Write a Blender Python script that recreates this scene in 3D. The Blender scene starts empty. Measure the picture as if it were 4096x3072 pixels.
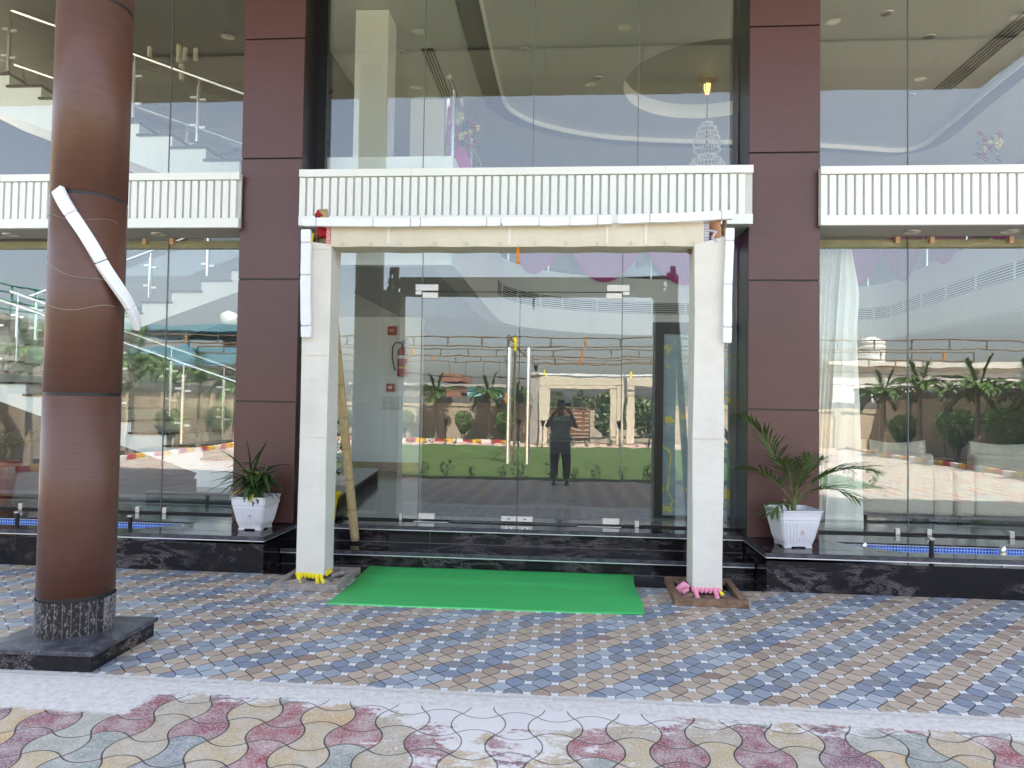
import bpy, math, random
from mathutils import Vector, Matrix
R = random.Random(7)
rad = math.radians
sc = bpy.context.scene
col = sc.collection

# ------------------------------------------------------------------ camera
cam = bpy.data.cameras.new("camera"); camo = bpy.data.objects.new("camera", cam); col.objects.link(camo)
cam.sensor_width = 36.0; cam.lens = 36.0 * 708.5 / 1024.0; cam.clip_start = 0.02; cam.clip_end = 2000
yaw, pitch, roll = rad(-4.479), rad(1.712), rad(0.916)
fw = Vector((math.sin(yaw) * math.cos(pitch), math.cos(yaw) * math.cos(pitch), math.sin(pitch)))
rt = Vector((math.cos(yaw), -math.sin(yaw), 0)); up = rt.cross(fw)
r2 = rt * math.cos(roll) + up * math.sin(roll); u2 = -rt * math.sin(roll) + up * math.cos(roll)
m = Matrix((r2, u2, -fw)).transposed().to_4x4(); m.translation = Vector((0, 0, 1.549))
camo.matrix_world = m
sc.camera = camo

# ------------------------------------------------------------------ world, sun, exposure
w = bpy.data.worlds.new("World"); sc.world = w; w.use_nodes = True
nt = w.node_tree; sky = nt.nodes.new('ShaderNodeTexSky'); sky.sky_type = 'NISHITA'; sky.sun_disc = False
sun_dir = Vector((0.22, 0.50, 1.0)).normalized()
sky.sun_elevation = math.asin(sun_dir.z); sky.sun_rotation = math.atan2(sun_dir.x, sun_dir.y)
sky.air_density = 1.0; sky.dust_density = 3.0; sky.ozone_density = 1.0
bg = nt.nodes['Background']; bg.inputs[1].default_value = 0.112
hs_ = nt.nodes.new('ShaderNodeHueSaturation'); hs_.inputs['Saturation'].default_value = 0.62
nt.links.new(sky.outputs[0], hs_.inputs['Color']); nt.links.new(hs_.outputs[0], bg.inputs[0])
sl = bpy.data.lights.new("sun", 'SUN'); sl.energy = 5.0; sl.angle = rad(0.5); sl.color = (1, 0.95, 0.87)
so = bpy.data.objects.new("sun", sl); col.objects.link(so); so.rotation_euler = (-sun_dir).to_track_quat('-Z', 'Y').to_euler()
sc.view_settings.view_transform = 'Standard'; sc.view_settings.look = 'None'
sc.view_settings.exposure = 2.7; sc.view_settings.gamma = 1.0
cy = sc.cycles
cy.max_bounces = 10; cy.diffuse_bounces = 5; cy.glossy_bounces = 4; cy.transparent_max_bounces = 24; cy.transmission_bounces = 4
cy.sample_clamp_indirect = 6.0; cy.use_denoising = True; cy.caustics_reflective = False; cy.caustics_refractive = False

# ------------------------------------------------------------------ material helpers
class NT:
    def __init__(s, name):
        s.mat = bpy.data.materials.new(name); s.mat.use_nodes = True; s.n = s.mat.node_tree.nodes; s.l = s.mat.node_tree.links
        s.b = s.n['Principled BSDF']; s.out = s.n['Material Output']
    def inp(s, node, i, v):
        if v is None: return
        if isinstance(v, bpy.types.NodeSocket): s.l.new(v, node.inputs[i])
        else: node.inputs[i].default_value = v
    def m(s, op, a, b=None, c=None, clamp=False):
        n = s.n.new('ShaderNodeMath'); n.operation = op; n.use_clamp = clamp
        s.inp(n, 0, a); s.inp(n, 1, b); s.inp(n, 2, c); return n.outputs[0]
    def sep(s, v):
        n = s.n.new('ShaderNodeSeparateXYZ'); s.l.new(v, n.inputs[0]); return n.outputs
    def comb(s, x=0.0, y=0.0, z=0.0):
        n = s.n.new('ShaderNodeCombineXYZ'); s.inp(n, 0, x); s.inp(n, 1, y); s.inp(n, 2, z); return n.outputs[0]
    def geo(s): return s.n.new('ShaderNodeNewGeometry').outputs['Position']
    def obj(s): return s.n.new('ShaderNodeTexCoord').outputs['Object']
    def map(s, v, scale=(1, 1, 1), rot=(0, 0, 0)):
        n = s.n.new('ShaderNodeMapping'); s.l.new(v, n.inputs[0]); n.inputs['Scale'].default_value = scale; n.inputs['Rotation'].default_value = rot; return n.outputs[0]
    def noise(s, v, scale=5.0, detail=4.0, rough=0.55, dist=0.0):
        n = s.n.new('ShaderNodeTexNoise'); s.l.new(v, n.inputs['Vector']); n.inputs['Scale'].default_value = scale
        n.inputs['Detail'].default_value = detail; n.inputs['Roughness'].default_value = rough; n.inputs['Distortion'].default_value = dist
        return n.outputs['Fac']
    def white(s, v):
        n = s.n.new('ShaderNodeTexWhiteNoise'); n.noise_dimensions = '3D'; s.l.new(v, n.inputs['Vector']); return n.outputs['Value']
    def ramp(s, f, stops, const=False):
        n = s.n.new('ShaderNodeValToRGB'); s.l.new(f, n.inputs[0]); e = n.color_ramp.elements
        if const: n.color_ramp.interpolation = 'CONSTANT'
        while len(e) < len(stops): e.new(0.5)
        for i, (p, c) in enumerate(stops):
            e[i].position = p; e[i].color = (c[0], c[1], c[2], 1) if len(c) == 3 else c
        return n.outputs[0]
    def step(s, f, a, b):
        n = s.n.new('ShaderNodeMapRange'); n.interpolation_type = 'SMOOTHSTEP'; s.l.new(f, n.inputs[0]); n.inputs[1].default_value = a; n.inputs[2].default_value = b; return n.outputs[0]
    def mix(s, f, a, b, mode='MIX'):
        n = s.n.new('ShaderNodeMix'); n.data_type = 'RGBA'; n.blend_type = mode
        s.inp(n, 0, f)
        for i, v in ((6, a), (7, b)):
            if isinstance(v, bpy.types.NodeSocket): s.l.new(v, n.inputs[i])
            else: n.inputs[i].default_value = (v[0], v[1], v[2], 1)
        return n.outputs[2]
    def base(s, c):
        if isinstance(c, bpy.types.NodeSocket): s.l.new(c, s.b.inputs['Base Color'])
        else: s.b.inputs['Base Color'].default_value = (c[0], c[1], c[2], 1)
    def bump(s, h, strength=0.3, dist=0.01):
        n = s.n.new('ShaderNodeBump'); n.inputs['Strength'].default_value = strength; n.inputs['Distance'].default_value = dist
        s.l.new(h, n.inputs['Height']); s.l.new(n.outputs[0], s.b.inputs['Normal']); return n.outputs[0]

def simple(name, c, rough=0.5, metal=0.0, var=0.12, scale=8.0, bump=0.0, bs=60.0, **kw):
    t = NT(name); v = t.obj()
    f = t.noise(v, scale, 5)
    lo = [x * (1 - var) for x in c]; hi = [min(1, x * (1 + var)) for x in c]
    t.base(t.ramp(f, [(0.3, lo), (0.7, hi)]))
    t.b.inputs['Roughness'].default_value = rough; t.b.inputs['Metallic'].default_value = metal
    for k, val in kw.items(): t.b.inputs[k.replace('_', ' ')].default_value = val
    if bump: t.bump(t.noise(v, bs, 3), bump, 0.004)
    return t.mat

M = {}
def wood_panel(name, a, b, c, ver):
    t = NT(name); v = t.geo()
    g = t.noise(t.map(v, (1.2, 1.2, 60)), 2.2, 6, 0.65, 0.3)
    g2 = t.noise(t.map(v, (2.2, 2.2, 95)), 3.0, 5, 0.7, 0.25)
    cr = t.ramp(g, [(0.15, a), (0.5, b), (0.85, c)])
    dark = t.step(g2, 0.56, 0.70)
    smudge = t.noise(v, 1.7, 5, 0.6)
    cr = t.mix(t.m('MULTIPLY', dark, 0.75), cr, (a[0] * .35, a[1] * .35, a[2] * .35))
    cr = t.mix(t.m('MULTIPLY', t.step(smudge, 0.5, 0.8), 0.25), cr, (0.09, 0.065, 0.06))
    t.base(cr); t.b.inputs['Roughness'].default_value = ver
    t.l.new(t.ramp(smudge, [(0.3, (ver, ver, ver)), (0.8, (ver + .14,) * 3)]), t.b.inputs['Roughness'])
    t.b.inputs['Coat Weight'].default_value = 0.12; t.b.inputs['Coat Roughness'].default_value = 0.25
    t.bump(g2, 0.08, 0.002)
    return t.mat
M['pier'] = wood_panel('brown_laminate', (0.082, 0.030, 0.027), (0.098, 0.037, 0.033), (0.114, 0.045, 0.040), 0.38)
M['column'] = wood_panel('column_laminate', (0.080, 0.032, 0.019), (0.108, 0.044, 0.027), (0.134, 0.057, 0.036), 0.44)
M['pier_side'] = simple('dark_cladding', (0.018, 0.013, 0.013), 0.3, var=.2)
M['joint'] = simple('black_joint', (0.012, 0.012, 0.014), 0.5)
M['white_acp'] = simple('white_cladding', (0.82, 0.83, 0.80), 0.35, var=.03, scale=1.5)
M['rib'] = simple('white_rib', (0.83, 0.84, 0.82), 0.4, var=.02, scale=3)
M['rib_gap'] = simple('rib_gap_shade', (0.60, 0.61, 0.58), 0.5, var=.05)  # grey puts the shade between the white ribs into the colour
M['soffit'] = simple('soffit_paint', (0.42, 0.42, 0.40), 0.5, var=.04, scale=2)
M['porch_soffit'] = simple('porch_soffit_paint', (0.34, 0.33, 0.28), 0.45, var=.05, scale=1)
M['porch_beam'] = simple('porch_beam_paint', (0.50, 0.49, 0.42), 0.45, var=.04, scale=1)
M['plaster'] = simple('interior_plaster', (0.87, 0.885, 0.87), 0.6, var=.03, scale=1.2)
M['plaster_grey'] = simple('interior_grey_paint', (0.17, 0.18, 0.20), 0.6, var=.05, scale=1)
M['ceiling'] = simple('ceiling_paint', (0.62, 0.63, 0.60), 0.6, var=.03, scale=1)
M['joint_and_shade'] = simple('joint_and_shade_grey', (0.13, 0.13, 0.125), 0.6, var=.05)  # dark grey for joints, and for shade painted into recess and stairwell
M['steel'] = simple('polished_steel', (0.75, 0.75, 0.76), 0.16, 1.0, var=.03)
M['steel_strip'] = simple('steel_strip', (0.85, 0.87, 0.92), 0.28, 0.7, var=.04)
M['satin'] = simple('satin_steel', (0.72, 0.70, 0.67), 0.38, 0.85, var=.05)
M['copper'] = simple('copper_clip', (0.75, 0.50, 0.33), 0.35, 0.6, var=.1)
M['foam'] = simple('white_foam', (0.86, 0.87, 0.90), 0.65, var=.03, scale=10, bump=.25, bs=45)
M['black_metal'] = simple('black_metal', (0.02, 0.02, 0.022), 0.35, 0.3)
M['rust_pole'] = simple('rusty_pole', (0.20, 0.15, 0.10), 0.7, 0.2, var=.5, scale=14)
M['concrete'] = simple('concrete', (0.42, 0.40, 0.36), 0.85, var=.2, scale=6, bump=.4)
M['red'] = simple('red_enamel', (0.42, 0.018, 0.022), 0.28, var=.1)
M['red_cloth'] = simple('red_cloth', (0.40, 0.012, 0.022), 0.85, var=.25, bump=.5, bs=30)
M['peach'] = simple('peach_cloth', (0.56, 0.28, 0.17), 0.85, var=.2, bump=.5, bs=30)
M['pink'] = simple('pink_cloth', (0.85, 0.32, 0.46), 0.8, var=.15, bump=.5, bs=30)
M['coral'] = simple('coral_cloth', (0.78, 0.33, 0.33), 0.8, var=.15, bump=.4, bs=30)
M['lilac'] = simple('lilac_cloth', (0.50, 0.45, 0.52), 0.8, var=.15, bump=.4, bs=30)
M['yellow'] = simple('yellow_cloth', (0.85, 0.70, 0.02), 0.7, var=.15, bump=.4, bs=30)
M['orange'] = simple('orange_marigold', (0.80, 0.27, 0.01), 0.8, var=.3, scale=60)
M['yellow_pot'] = simple('yellow_plastic', (0.82, 0.60, 0.01), 0.3, var=.05)
M['white_pot'] = simple('white_plastic', (0.80, 0.80, 0.85), 0.28, var=.02, scale=3)
M['red_pot'] = simple('red_plastic', (0.25, 0.03, 0.03), 0.35)
M['soil'] = simple('potting_soil', (0.06, 0.04, 0.028), 0.95, var=.4, scale=40)
M['leaf_dark'] = simple('dark_leaf', (0.045, 0.095, 0.025), 0.4, var=.35, scale=14)
M['leaf_palm'] = simple('palm_leaf', (0.085, 0.155, 0.035), 0.42, var=.45, scale=6)
M['leaf_tree'] = simple('tree_leaf', (0.07, 0.12, 0.035), 0.5, var=.45, scale=2)
M['leaf_far'] = simple('far_leaf', (0.12, 0.155, 0.075), 0.6, var=.35, scale=.6)
M['leaf_hedge'] = simple('hedge_leaf', (0.075, 0.155, 0.02), 0.45, var=.5, scale=5)
M['leaf_yellow'] = simple('yellowed_leaf', (0.45, 0.36, 0.03), 0.5, var=.4, scale=30)
M['stem'] = simple('palm_stem', (0.17, 0.19, 0.07), 0.6, var=.3)
M['trunk'] = simple('palm_trunk', (0.24, 0.19, 0.14), 0.85, var=.35, scale=10, bump=.5)
M['yard_wall'] = simple('cream_wall_paint', (0.50, 0.41, 0.29), 0.8, var=.06, scale=1.5)
M['yard_cop'] = simple('grey_coping', (0.16, 0.15, 0.14), 0.85, var=.15)
M['brick'] = simple('raw_brick', (0.30, 0.15, 0.10), 0.9, var=.3, scale=6)
M['blue_paint'] = simple('blue_house_paint', (0.13, 0.29, 0.37), 0.7, var=.08, scale=.6)
M['cyan_paint'] = simple('turquoise_house_paint', (0.25, 0.58, 0.58), 0.7, var=.08)
M['house_white'] = simple('lime_wash', (0.70, 0.68, 0.62), 0.8, var=.1, scale=.5)
M['house_grey'] = simple('grey_render', (0.22, 0.19, 0.17), 0.85, var=.15, scale=.5)
M['dark_void'] = simple('dark_opening', (0.03, 0.03, 0.03), 0.8)
M['kerb_red'] = simple('red_kerb_paint', (0.45, 0.03, 0.04), 0.7, var=.15)
M['kerb_yel'] = simple('yellow_kerb_paint', (0.80, 0.45, 0.02), 0.7, var=.15)
M['kerb_wht'] = simple('white_kerb_paint', (0.75, 0.74, 0.70), 0.7, var=.1)
M['tank'] = simple('white_tank', (0.72, 0.73, 0.70), 0.5, var=.05)
M['gold'] = simple('antique_brass', (0.35, 0.22, 0.08), 0.35, 0.8, var=.2)
M['black_glass'] = simple('phone_body', (0.02, 0.02, 0.025), 0.15)
M['skin'] = simple('skin', (0.16, 0.085, 0.055), 0.55, var=.08)
M['shirt'] = simple('grey_green_shirt', (0.27, 0.31, 0.25), 0.85, var=.08, scale=5)
M['trouser'] = simple('dark_trousers', (0.018, 0.024, 0.030), 0.8, var=.15)
M['hair'] = simple('black_hair', (0.012, 0.01, 0.009), 0.6)
M['sandal'] = simple('brown_sandal', (0.05, 0.035, 0.03), 0.6)
M['switch'] = simple('white_switch', (0.70, 0.72, 0.68), 0.35, var=.02)
M['label_white'] = simple('label_white', (0.8, 0.8, 0.78), 0.5, var=.02)
M['label_yellow'] = simple('label_yellow', (0.7, 0.5, 0.05), 0.5, var=.02)
M['rubber'] = simple('black_rubber', (0.015, 0.015, 0.015), 0.5)
M['wood_frame'] = simple('weathered_wood_frame', (0.20, 0.12, 0.075), 0.85, var=.45, scale=18, bump=.6)
M['steel_frame'] = simple('weathered_painted_frame', (0.30, 0.26, 0.23), 0.75, var=.35, scale=20, bump=.5)
M['gate_wood'] = simple('varnished_gate_board', (0.22, 0.10, 0.045), 0.6, var=.3, scale=8)

def cloth_mat(name, c, wrinkle=0.3):
    t = NT(name); v = t.geo()
    n = t.noise(t.map(v, (3, 3, 9)), 2.0, 4, .5, .4); wv = t.noise(t.map(v, (1, 1, 1)), 900, 2)
    st = t.noise(v, 3.0, 5, .6)
    t.base(t.mix(t.step(st, .35, .75), tuple(c), tuple(x * .90 for x in c)))
    t.b.inputs['Roughness'].default_value = 0.9; t.b.inputs['Sheen Weight'].default_value = 0.2
    t.bump(t.m('ADD', t.m('ADD', t.m('MULTIPLY', n, .5), t.m('MULTIPLY', t.noise(t.map(v, (2, 2, 1)), 5.0, 3, .5, 1.0), .5)), t.m('MULTIPLY', wv, .06)), wrinkle, 0.03); return t.mat
M['cream_cloth'] = cloth_mat('cream_cloth', (0.70, 0.63, 0.50), .35)
M['white_cloth'] = cloth_mat('white_lined_cloth', (0.77, 0.735, 0.66), .25)
M['sofa'] = cloth_mat('taupe_upholstery', (0.42, 0.40, 0.32), .35)
M['curtain'] = cloth_mat('ivory_curtain', (0.88, 0.87, 0.78), .2)

def granite():
    t = NT('black_granite'); v = t.geo()
    vein = t.noise(t.map(v, (.9, .9, 2.8), (0.1, 0.65, 0.1)), 2.2, 9, .66, .55)
    lines = t.m('ABSOLUTE', t.m('SUBTRACT', vein, 0.52))
    veinm = t.m('SUBTRACT', 1.0, t.step(lines, 0.0, 0.06))
    patch = t.step(t.noise(t.map(v, (1, 1, 1)), 1.5, 5, .6), .41, .58)
    speck = t.step(t.noise(v, 130, 4, .75), .47, .60)
    mk = t.m('MULTIPLY', t.m('MULTIPLY', veinm, patch), t.m('ADD', t.m('MULTIPLY', speck, .9), .1))
    c = t.mix(t.noise(v, 3.0, 4), (0.005, 0.005, 0.007), (0.014, 0.011, 0.012))
    c = t.mix(t.m('MULTIPLY', speck, .25), c, (0.05, 0.05, 0.06))
    c = t.mix(t.m('MULTIPLY', mk, .85), c, (0.30, 0.26, 0.26))
    t.base(c); t.b.inputs['Roughness'].default_value = 0.07; t.b.inputs['Specular IOR Level'].default_value = 0.26
    t.bump(t.noise(v, 12, 3), .03, .002); return t.mat
M['granite'] = granite()
def granite_edge():
    t = NT('granite_edge'); v = t.geo(); n = t.noise(v, 170, 4, .75); n2 = t.noise(v, 14, 4)
    t.base(t.mix(t.m('MULTIPLY', t.step(n, .48, .62), t.step(n2, .35, .7)), (0.035, 0.035, 0.045), (0.30, 0.30, 0.34)))
    t.b.inputs['Roughness'].default_value = .3; return t.mat
M['granite_edge'] = granite_edge()
def flute():
    t = NT('fluted_granite'); v = t.geo(); o = t.sep(t.obj())
    ang = t.m('ARCTAN2', o[1], o[0]); k = t.m('MULTIPLY', ang, 30 / 6.28318); f = t.m('FRACT', k); idx = t.m('FLOOR', k)
    rnd = t.white(t.comb(idx, 1.0, 2.0)); n = t.noise(t.map(v, (1, 1, .6)), 60, 6, .75)
    sp = t.step(t.m('ADD', n, t.m('MULTIPLY', rnd, .16)), .55, .70)
    c = t.mix(sp, (0.016, 0.015, 0.017), (0.26, 0.24, 0.24))
    ln = t.m('LESS_THAN', t.m('MINIMUM', f, t.m('SUBTRACT', 1.0, f)), .035)
    t.base(t.mix(ln, c, (0.16, 0.15, 0.15))); t.b.inputs['Roughness'].default_value = .2; return t.mat
M['flute'] = flute()

# glass: coated, lightly green pane; mirrors the yard and lets the hall show through
def glass(name, f0, tint, rip):
    t = NT(name); v = t.geo()
    t.n.remove(t.b)
    h1 = t.noise(t.map(v, (1.0, 1.0, 1.6)), 2.2, 2, .5)
    bp = t.n.new('ShaderNodeBump'); bp.inputs['Strength'].default_value = 1.0; bp.inputs['Distance'].default_value = rip
    t.l.new(h1, bp.inputs['Height'])
    lw = t.n.new('ShaderNodeLayerWeight'); lw.inputs[0].default_value = .5
    f = t.m('ADD', f0, t.m('MULTIPLY', t.m('POWER', lw.outputs['Facing'], 4.0), .8), clamp=True)
    tr = t.n.new('ShaderNodeBsdfTransparent'); tr.inputs[0].default_value = (*tint, 1)
    gl = t.n.new('ShaderNodeBsdfGlossy'); gl.inputs['Roughness'].default_value = 0.0; gl.inputs[0].default_value = (1, 1, 1, 1)
    t.l.new(bp.outputs[0], gl.inputs['Normal'])
    mx = t.n.new('ShaderNodeMixShader'); t.l.new(f, mx.inputs[0]); t.l.new(tr.outputs[0], mx.inputs[1]); t.l.new(gl.outputs[0], mx.inputs[2])
    df = t.n.new('ShaderNodeBsdfDiffuse'); df.inputs[0].default_value = (.55, .53, .50, 1)
    d1 = t.noise(t.map(v, (3, 3, .5)), 4.0, 6, .7); d2 = t.noise(v, 1.1, 4)
    m2 = t.n.new('ShaderNodeMixShader'); t.l.new(t.m('MULTIPLY', t.m('MULTIPLY', t.step(d1, .4, .8), t.step(d2, .3, .8)), .035), m2.inputs[0])
    t.l.new(mx.outputs[0], m2.inputs[1]); t.l.new(df.outputs[0], m2.inputs[2])
    t.l.new(m2.outputs[0], t.out.inputs['Surface']); return t.mat
M['glass'] = glass('facade_glass', 0.075, (0.97, 0.992, 0.98), 0.0004)
M['clear'] = glass('railing_glass', 0.035, (0.93, 0.97, 0.96), 0.0)
def tinted(name, c, alpha):
    t = NT(name); t.base(c); t.b.inputs['Roughness'].default_value = .7; t.b.inputs['Alpha'].default_value = alpha; return t.mat
M['drape'] = tinted('sheer_magenta_drape', (0.55, 0.12, 0.46), .85)
M['drape2'] = tinted('magenta_drape', (0.55, 0.06, 0.35), .95)
M['crystal'] = tinted('crystal_bead', (0.92, 0.93, 0.95), .95)
def lampglass():
    t = NT('amber_lamp_glass'); t.base((0.9, 0.6, 0.15)); t.b.inputs['Emission Color'].default_value = (1, .75, .25, 1); t.b.inputs['Emission Strength'].default_value = .35; return t.mat
M['amber'] = lampglass()

# interlocking star tiles
def tiles():
    t = NT('star_leaf_tiles'); p = t.geo(); x, y, z = t.sep(p)
    S = 0.15
    u = t.m('DIVIDE', t.m('SUBTRACT', x, 0.1044), S); v = t.m('DIVIDE', t.m('SUBTRACT', y, 5.2037), S)
    a = t.m('ADD', u, v); b = t.m('SUBTRACT', u, v)
    ia = t.m('FLOOR', a); ib = t.m('FLOOR', b); fa = t.m('FRACT', a); fb = t.m('FRACT', b)
    odd = t.m('FLOORED_MODULO', t.m('ADD', ia, ib), 2.0)
    # odd parity: mirror fb
    fb2 = t.m('ADD', t.m('MULTIPLY', fb, t.m('SUBTRACT', 1.0, odd)), t.m('MULTIPLY', t.m('SUBTRACT', 1.0, fb), odd))
    de = t.m('MINIMUM', t.m('MINIMUM', fa, t.m('SUBTRACT', 1.0, fa)), t.m('MINIMUM', fb2, t.m('SUBTRACT', 1.0, fb2)))
    r = 0.44
    def corner(A, B):
        dx = t.m('MAXIMUM', t.m('SUBTRACT', r, A), 0.0); dy = t.m('MAXIMUM', t.m('SUBTRACT', r, B), 0.0)
        d = t.m('SQRT', t.m('ADD', t.m('MULTIPLY', dx, dx), t.m('MULTIPLY', dy, dy)))
        return t.m('SUBTRACT', r, d)
    c1 = corner(fa, fb2); c2 = corner(t.m('SUBTRACT', 1.0, fa), t.m('SUBTRACT', 1.0, fb2))
    inner = t.m('MINIMUM', de, t.m('MINIMUM', c1, c2))
    star = t.m('LESS_THAN', t.m('MINIMUM', c1, c2), 0.0)
    line = t.m('SUBTRACT', 1.0, t.step(t.m('ABSOLUTE', inner), 0.022, 0.050))
    cls = t.m('FLOORED_MODULO', t.m('FLOOR', t.m('DIVIDE', t.m('ADD', ib, 1.0), 2.0)), 2.0)
    rnd = t.white(t.comb(t.m('FLOORED_MODULO', ia, 8.0), t.m('FLOORED_MODULO', ib, 8.0), 3.0))
    warm = t.ramp(rnd, [(0, (0.52, 0.405, 0.30)), (.38, (0.46, 0.355, 0.265)), (.66, (0.37, 0.275, 0.21)), (.85, (0.27, 0.175, 0.14))], True)
    cool = t.ramp(rnd, [(0, (0.38, 0.43, 0.49)), (.3, (0.28, 0.325, 0.39)), (.55, (0.195, 0.245, 0.335)), (.8, (0.22, 0.235, 0.26))], True)
    c = t.mix(cls, warm, cool)
    mot = t.noise(p, 70, 5, .7); c = t.mix(t.m('MULTIPLY', t.step(mot, .35, .8), .28), c, (0.50, 0.48, 0.46))
    big = t.noise(p, 2.2, 4); c = t.mix(t.m('MULTIPLY', t.step(big, .4, .75), .14), c, (0.42, 0.42, 0.43))
    c = t.mix(line, c, (0.045, 0.043, 0.050))
    c = t.mix(star, c, (0.74, 0.74, 0.73))
    # 600 mm sheet joints
    def joint(q, off):
        f = t.m('FRACT', t.m('DIVIDE', t.m('ADD', q, off), 0.6)); return t.m('LESS_THAN', t.m('MINIMUM', f, t.m('SUBTRACT', 1.0, f)), .0035)
    jt = t.m('MAXIMUM', joint(x, 0.495), joint(y, 0.17))
    c = t.mix(t.m('MULTIPLY', jt, .65), c, (0.36, 0.33, 0.29))
    # grime and smeared cement near the joint with the drive
    sm = t.step(t.noise(t.map(p, (1.6, .5, 1), (0, 0, .7)), 4.0, 5, .7), .60, .70)
    near = t.m('SUBTRACT', 1.0, t.step(y, 3.85, 4.35)); c = t.mix(t.m('MULTIPLY', t.m('MULTIPLY', sm, near), .75), c, (0.13, 0.12, 0.105))
    ed = t.m('SUBTRACT', 1.0, t.step(t.m('ADD', y, t.m('MULTIPLY', t.noise(p, 22, 5, .7), .08)), 3.875, 3.89))
    c = t.mix(ed, c, t.ramp(t.noise(p, 26, 7, .75), [(.3, (0.51, 0.48, 0.445)), (.6, (0.70, 0.675, 0.64))]))
    t.base(c); t.b.inputs['Roughness'].default_value = .42
    t.l.new(t.ramp(mot, [(.3, (.36,) * 3), (.8, (.5,) * 3)]), t.b.inputs['Roughness'])
    hh = t.m('SUBTRACT', t.m('MULTIPLY', mot, .15), t.m('MULTIPLY', line, .6)); t.bump(hh, .25, .002)
    return t.mat
M['tiles'] = tiles()

# wavy concrete pavers of the drive
def pavers():
    t = NT('wavy_pavers'); p = t.geo(); x, y, z = t.sep(p)
    u = t.m('DIVIDE', t.m('SUBTRACT', x, 0.058), 0.1872); v = t.m('DIVIDE', t.m('SUBTRACT', y, 3.186), 0.197)
    A = 0.25; pi = math.pi
    U = t.m('SUBTRACT', u, t.m('MULTIPLY', t.m('MULTIPLY', t.m('COSINE', t.m('MULTIPLY', u, pi)), t.m('SINE', t.m('MULTIPLY', v, pi))), -A))
    V = t.m('ADD', v, t.m('MULTIPLY', t.m('MULTIPLY', t.m('COSINE', t.m('MULTIPLY', v, pi)), t.m('SINE', t.m('MULTIPLY', u, pi))), -A))
    iu = t.m('FLOOR', U); iv = t.m('FLOOR', V); fu = t.m('FRACT', U); fv = t.m('FRACT', V)
    eu = t.m('MINIMUM', fu, t.m('SUBTRACT', 1.0, fu)); ev = t.m('MINIMUM', fv, t.m('SUBTRACT', 1.0, fv))
    wob = t.noise(p, 45, 3); gw = t.m('ADD', .010, t.m('MULTIPLY', wob, .020))
    gapu = t.m('SUBTRACT', 1.0, t.step(t.m('SUBTRACT', eu, gw), 0.0, .014)); gapv = t.m('SUBTRACT', 1.0, t.step(t.m('SUBTRACT', ev, t.m('MULTIPLY', gw, .8)), 0.0, .014))
    par = t.m('FLOORED_MODULO', iu, 2.0)
    rnd = t.white(t.comb(iu, t.m('FLOOR', t.m('DIVIDE', t.m('ADD', iv, par), 2.0)), 5.0)); rnd2 = t.white(t.comb(iu, iv, 9.0))
    ca = t.ramp(rnd, [(0, (0.21, 0.055, 0.080)), (.30, (0.165, 0.058, 0.095)), (.50, (0.20, 0.235, 0.21)), (.70, (0.155, 0.195, 0.215)), (.86, (0.25, 0.06, 0.075))], True)
    cb = t.ramp(rnd, [(0, (0.40, 0.31, 0.175)), (.45, (0.35, 0.29, 0.20)), (.75, (0.44, 0.30, 0.13)), (.9, (0.30, 0.31, 0.26))], True)
    c = t.mix(par, ca, cb)
    blotch = t.noise(p, 8, 5, .65); c = t.mix(t.m('MULTIPLY', t.step(blotch, .36, .70), .60), c, (0.45, 0.43, 0.40))
    dk = t.noise(p, 14, 4, .6); c = t.mix(t.m('MULTIPLY', t.step(dk, .48, .72), .40), c, t.mix(.55, c, (0.05, 0.05, 0.06)))
    # etched worm marks
    vo = t.n.new('ShaderNodeTexVoronoi'); vo.feature = 'DISTANCE_TO_EDGE'; vo.inputs['Scale'].default_value = 115
    nz = t.n.new('ShaderNodeTexNoise'); nz.inputs['Scale'].default_value = 60; t.l.new(p, nz.inputs['Vector'])
    vadd = t.n.new('ShaderNodeMix'); vadd.data_type = 'VECTOR'; vadd.inputs[0].default_value = .012; t.l.new(p, vadd.inputs[4]); t.l.new(nz.outputs['Color'], vadd.inputs[5])
    t.l.new(vadd.outputs[1], vo.inputs['Vector'])
    worm = t.m('SUBTRACT', 1.0, t.step(vo.outputs['Distance'], .05, .16)); wp = t.step(t.noise(p, 90, 2), .42, .58)
    wm = t.m('MULTIPLY', worm, wp)
    c = t.mix(t.m('MULTIPLY', wm, .62), c, (0.55, 0.52, 0.49))
    gap = t.m('MAXIMUM', gapu, gapv)
    rim = t.m('MULTIPLY', t.m('SUBTRACT', 1.0, t.step(t.m('MINIMUM', eu, ev), .03, .06)), .35)
    c = t.mix(rim, c, (0.36, 0.31, 0.26))
    c = t.mix(t.m('MULTIPLY', gapu, .92), c, (0.035, 0.03, 0.032)); c = t.mix(t.m('MULTIPLY', gapv, .95), c, (0.05, 0.043, 0.04))
    # spilt white cement: heaviest around the middle and along the tile edge
    n1 = t.noise(t.map(p, (2.0, 3.4, 1)), 2.6, 9, .74); n2 = t.noise(p, 55, 5, .8)
    dx = t.m('DIVIDE', t.m('ADD', x, 0.30), 0.62); band = t.m('POWER', 2.718, t.m('MULTIPLY', t.m('MULTIPLY', dx, dx), -1.0))
    yb = t.step(y, 2.2, 3.6)
    cover = t.m('ADD', t.m('MULTIPLY', t.m('MULTIPLY', band, yb), .30), t.m('MULTIPLY', t.step(y, 3.38, 3.66), .22))
    pw = t.step(t.m('ADD', t.m('ADD', n1, t.m('MULTIPLY', t.m('SUBTRACT', n2, .5), .16)), cover), .68, .76)
    pw = t.m('MULTIPLY', pw, t.step(y, 1.0, 2.0))
    pw = t.m('MULTIPLY', pw, t.m('SUBTRACT', 1.0, t.m('MULTIPLY', gap, .75)))
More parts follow.
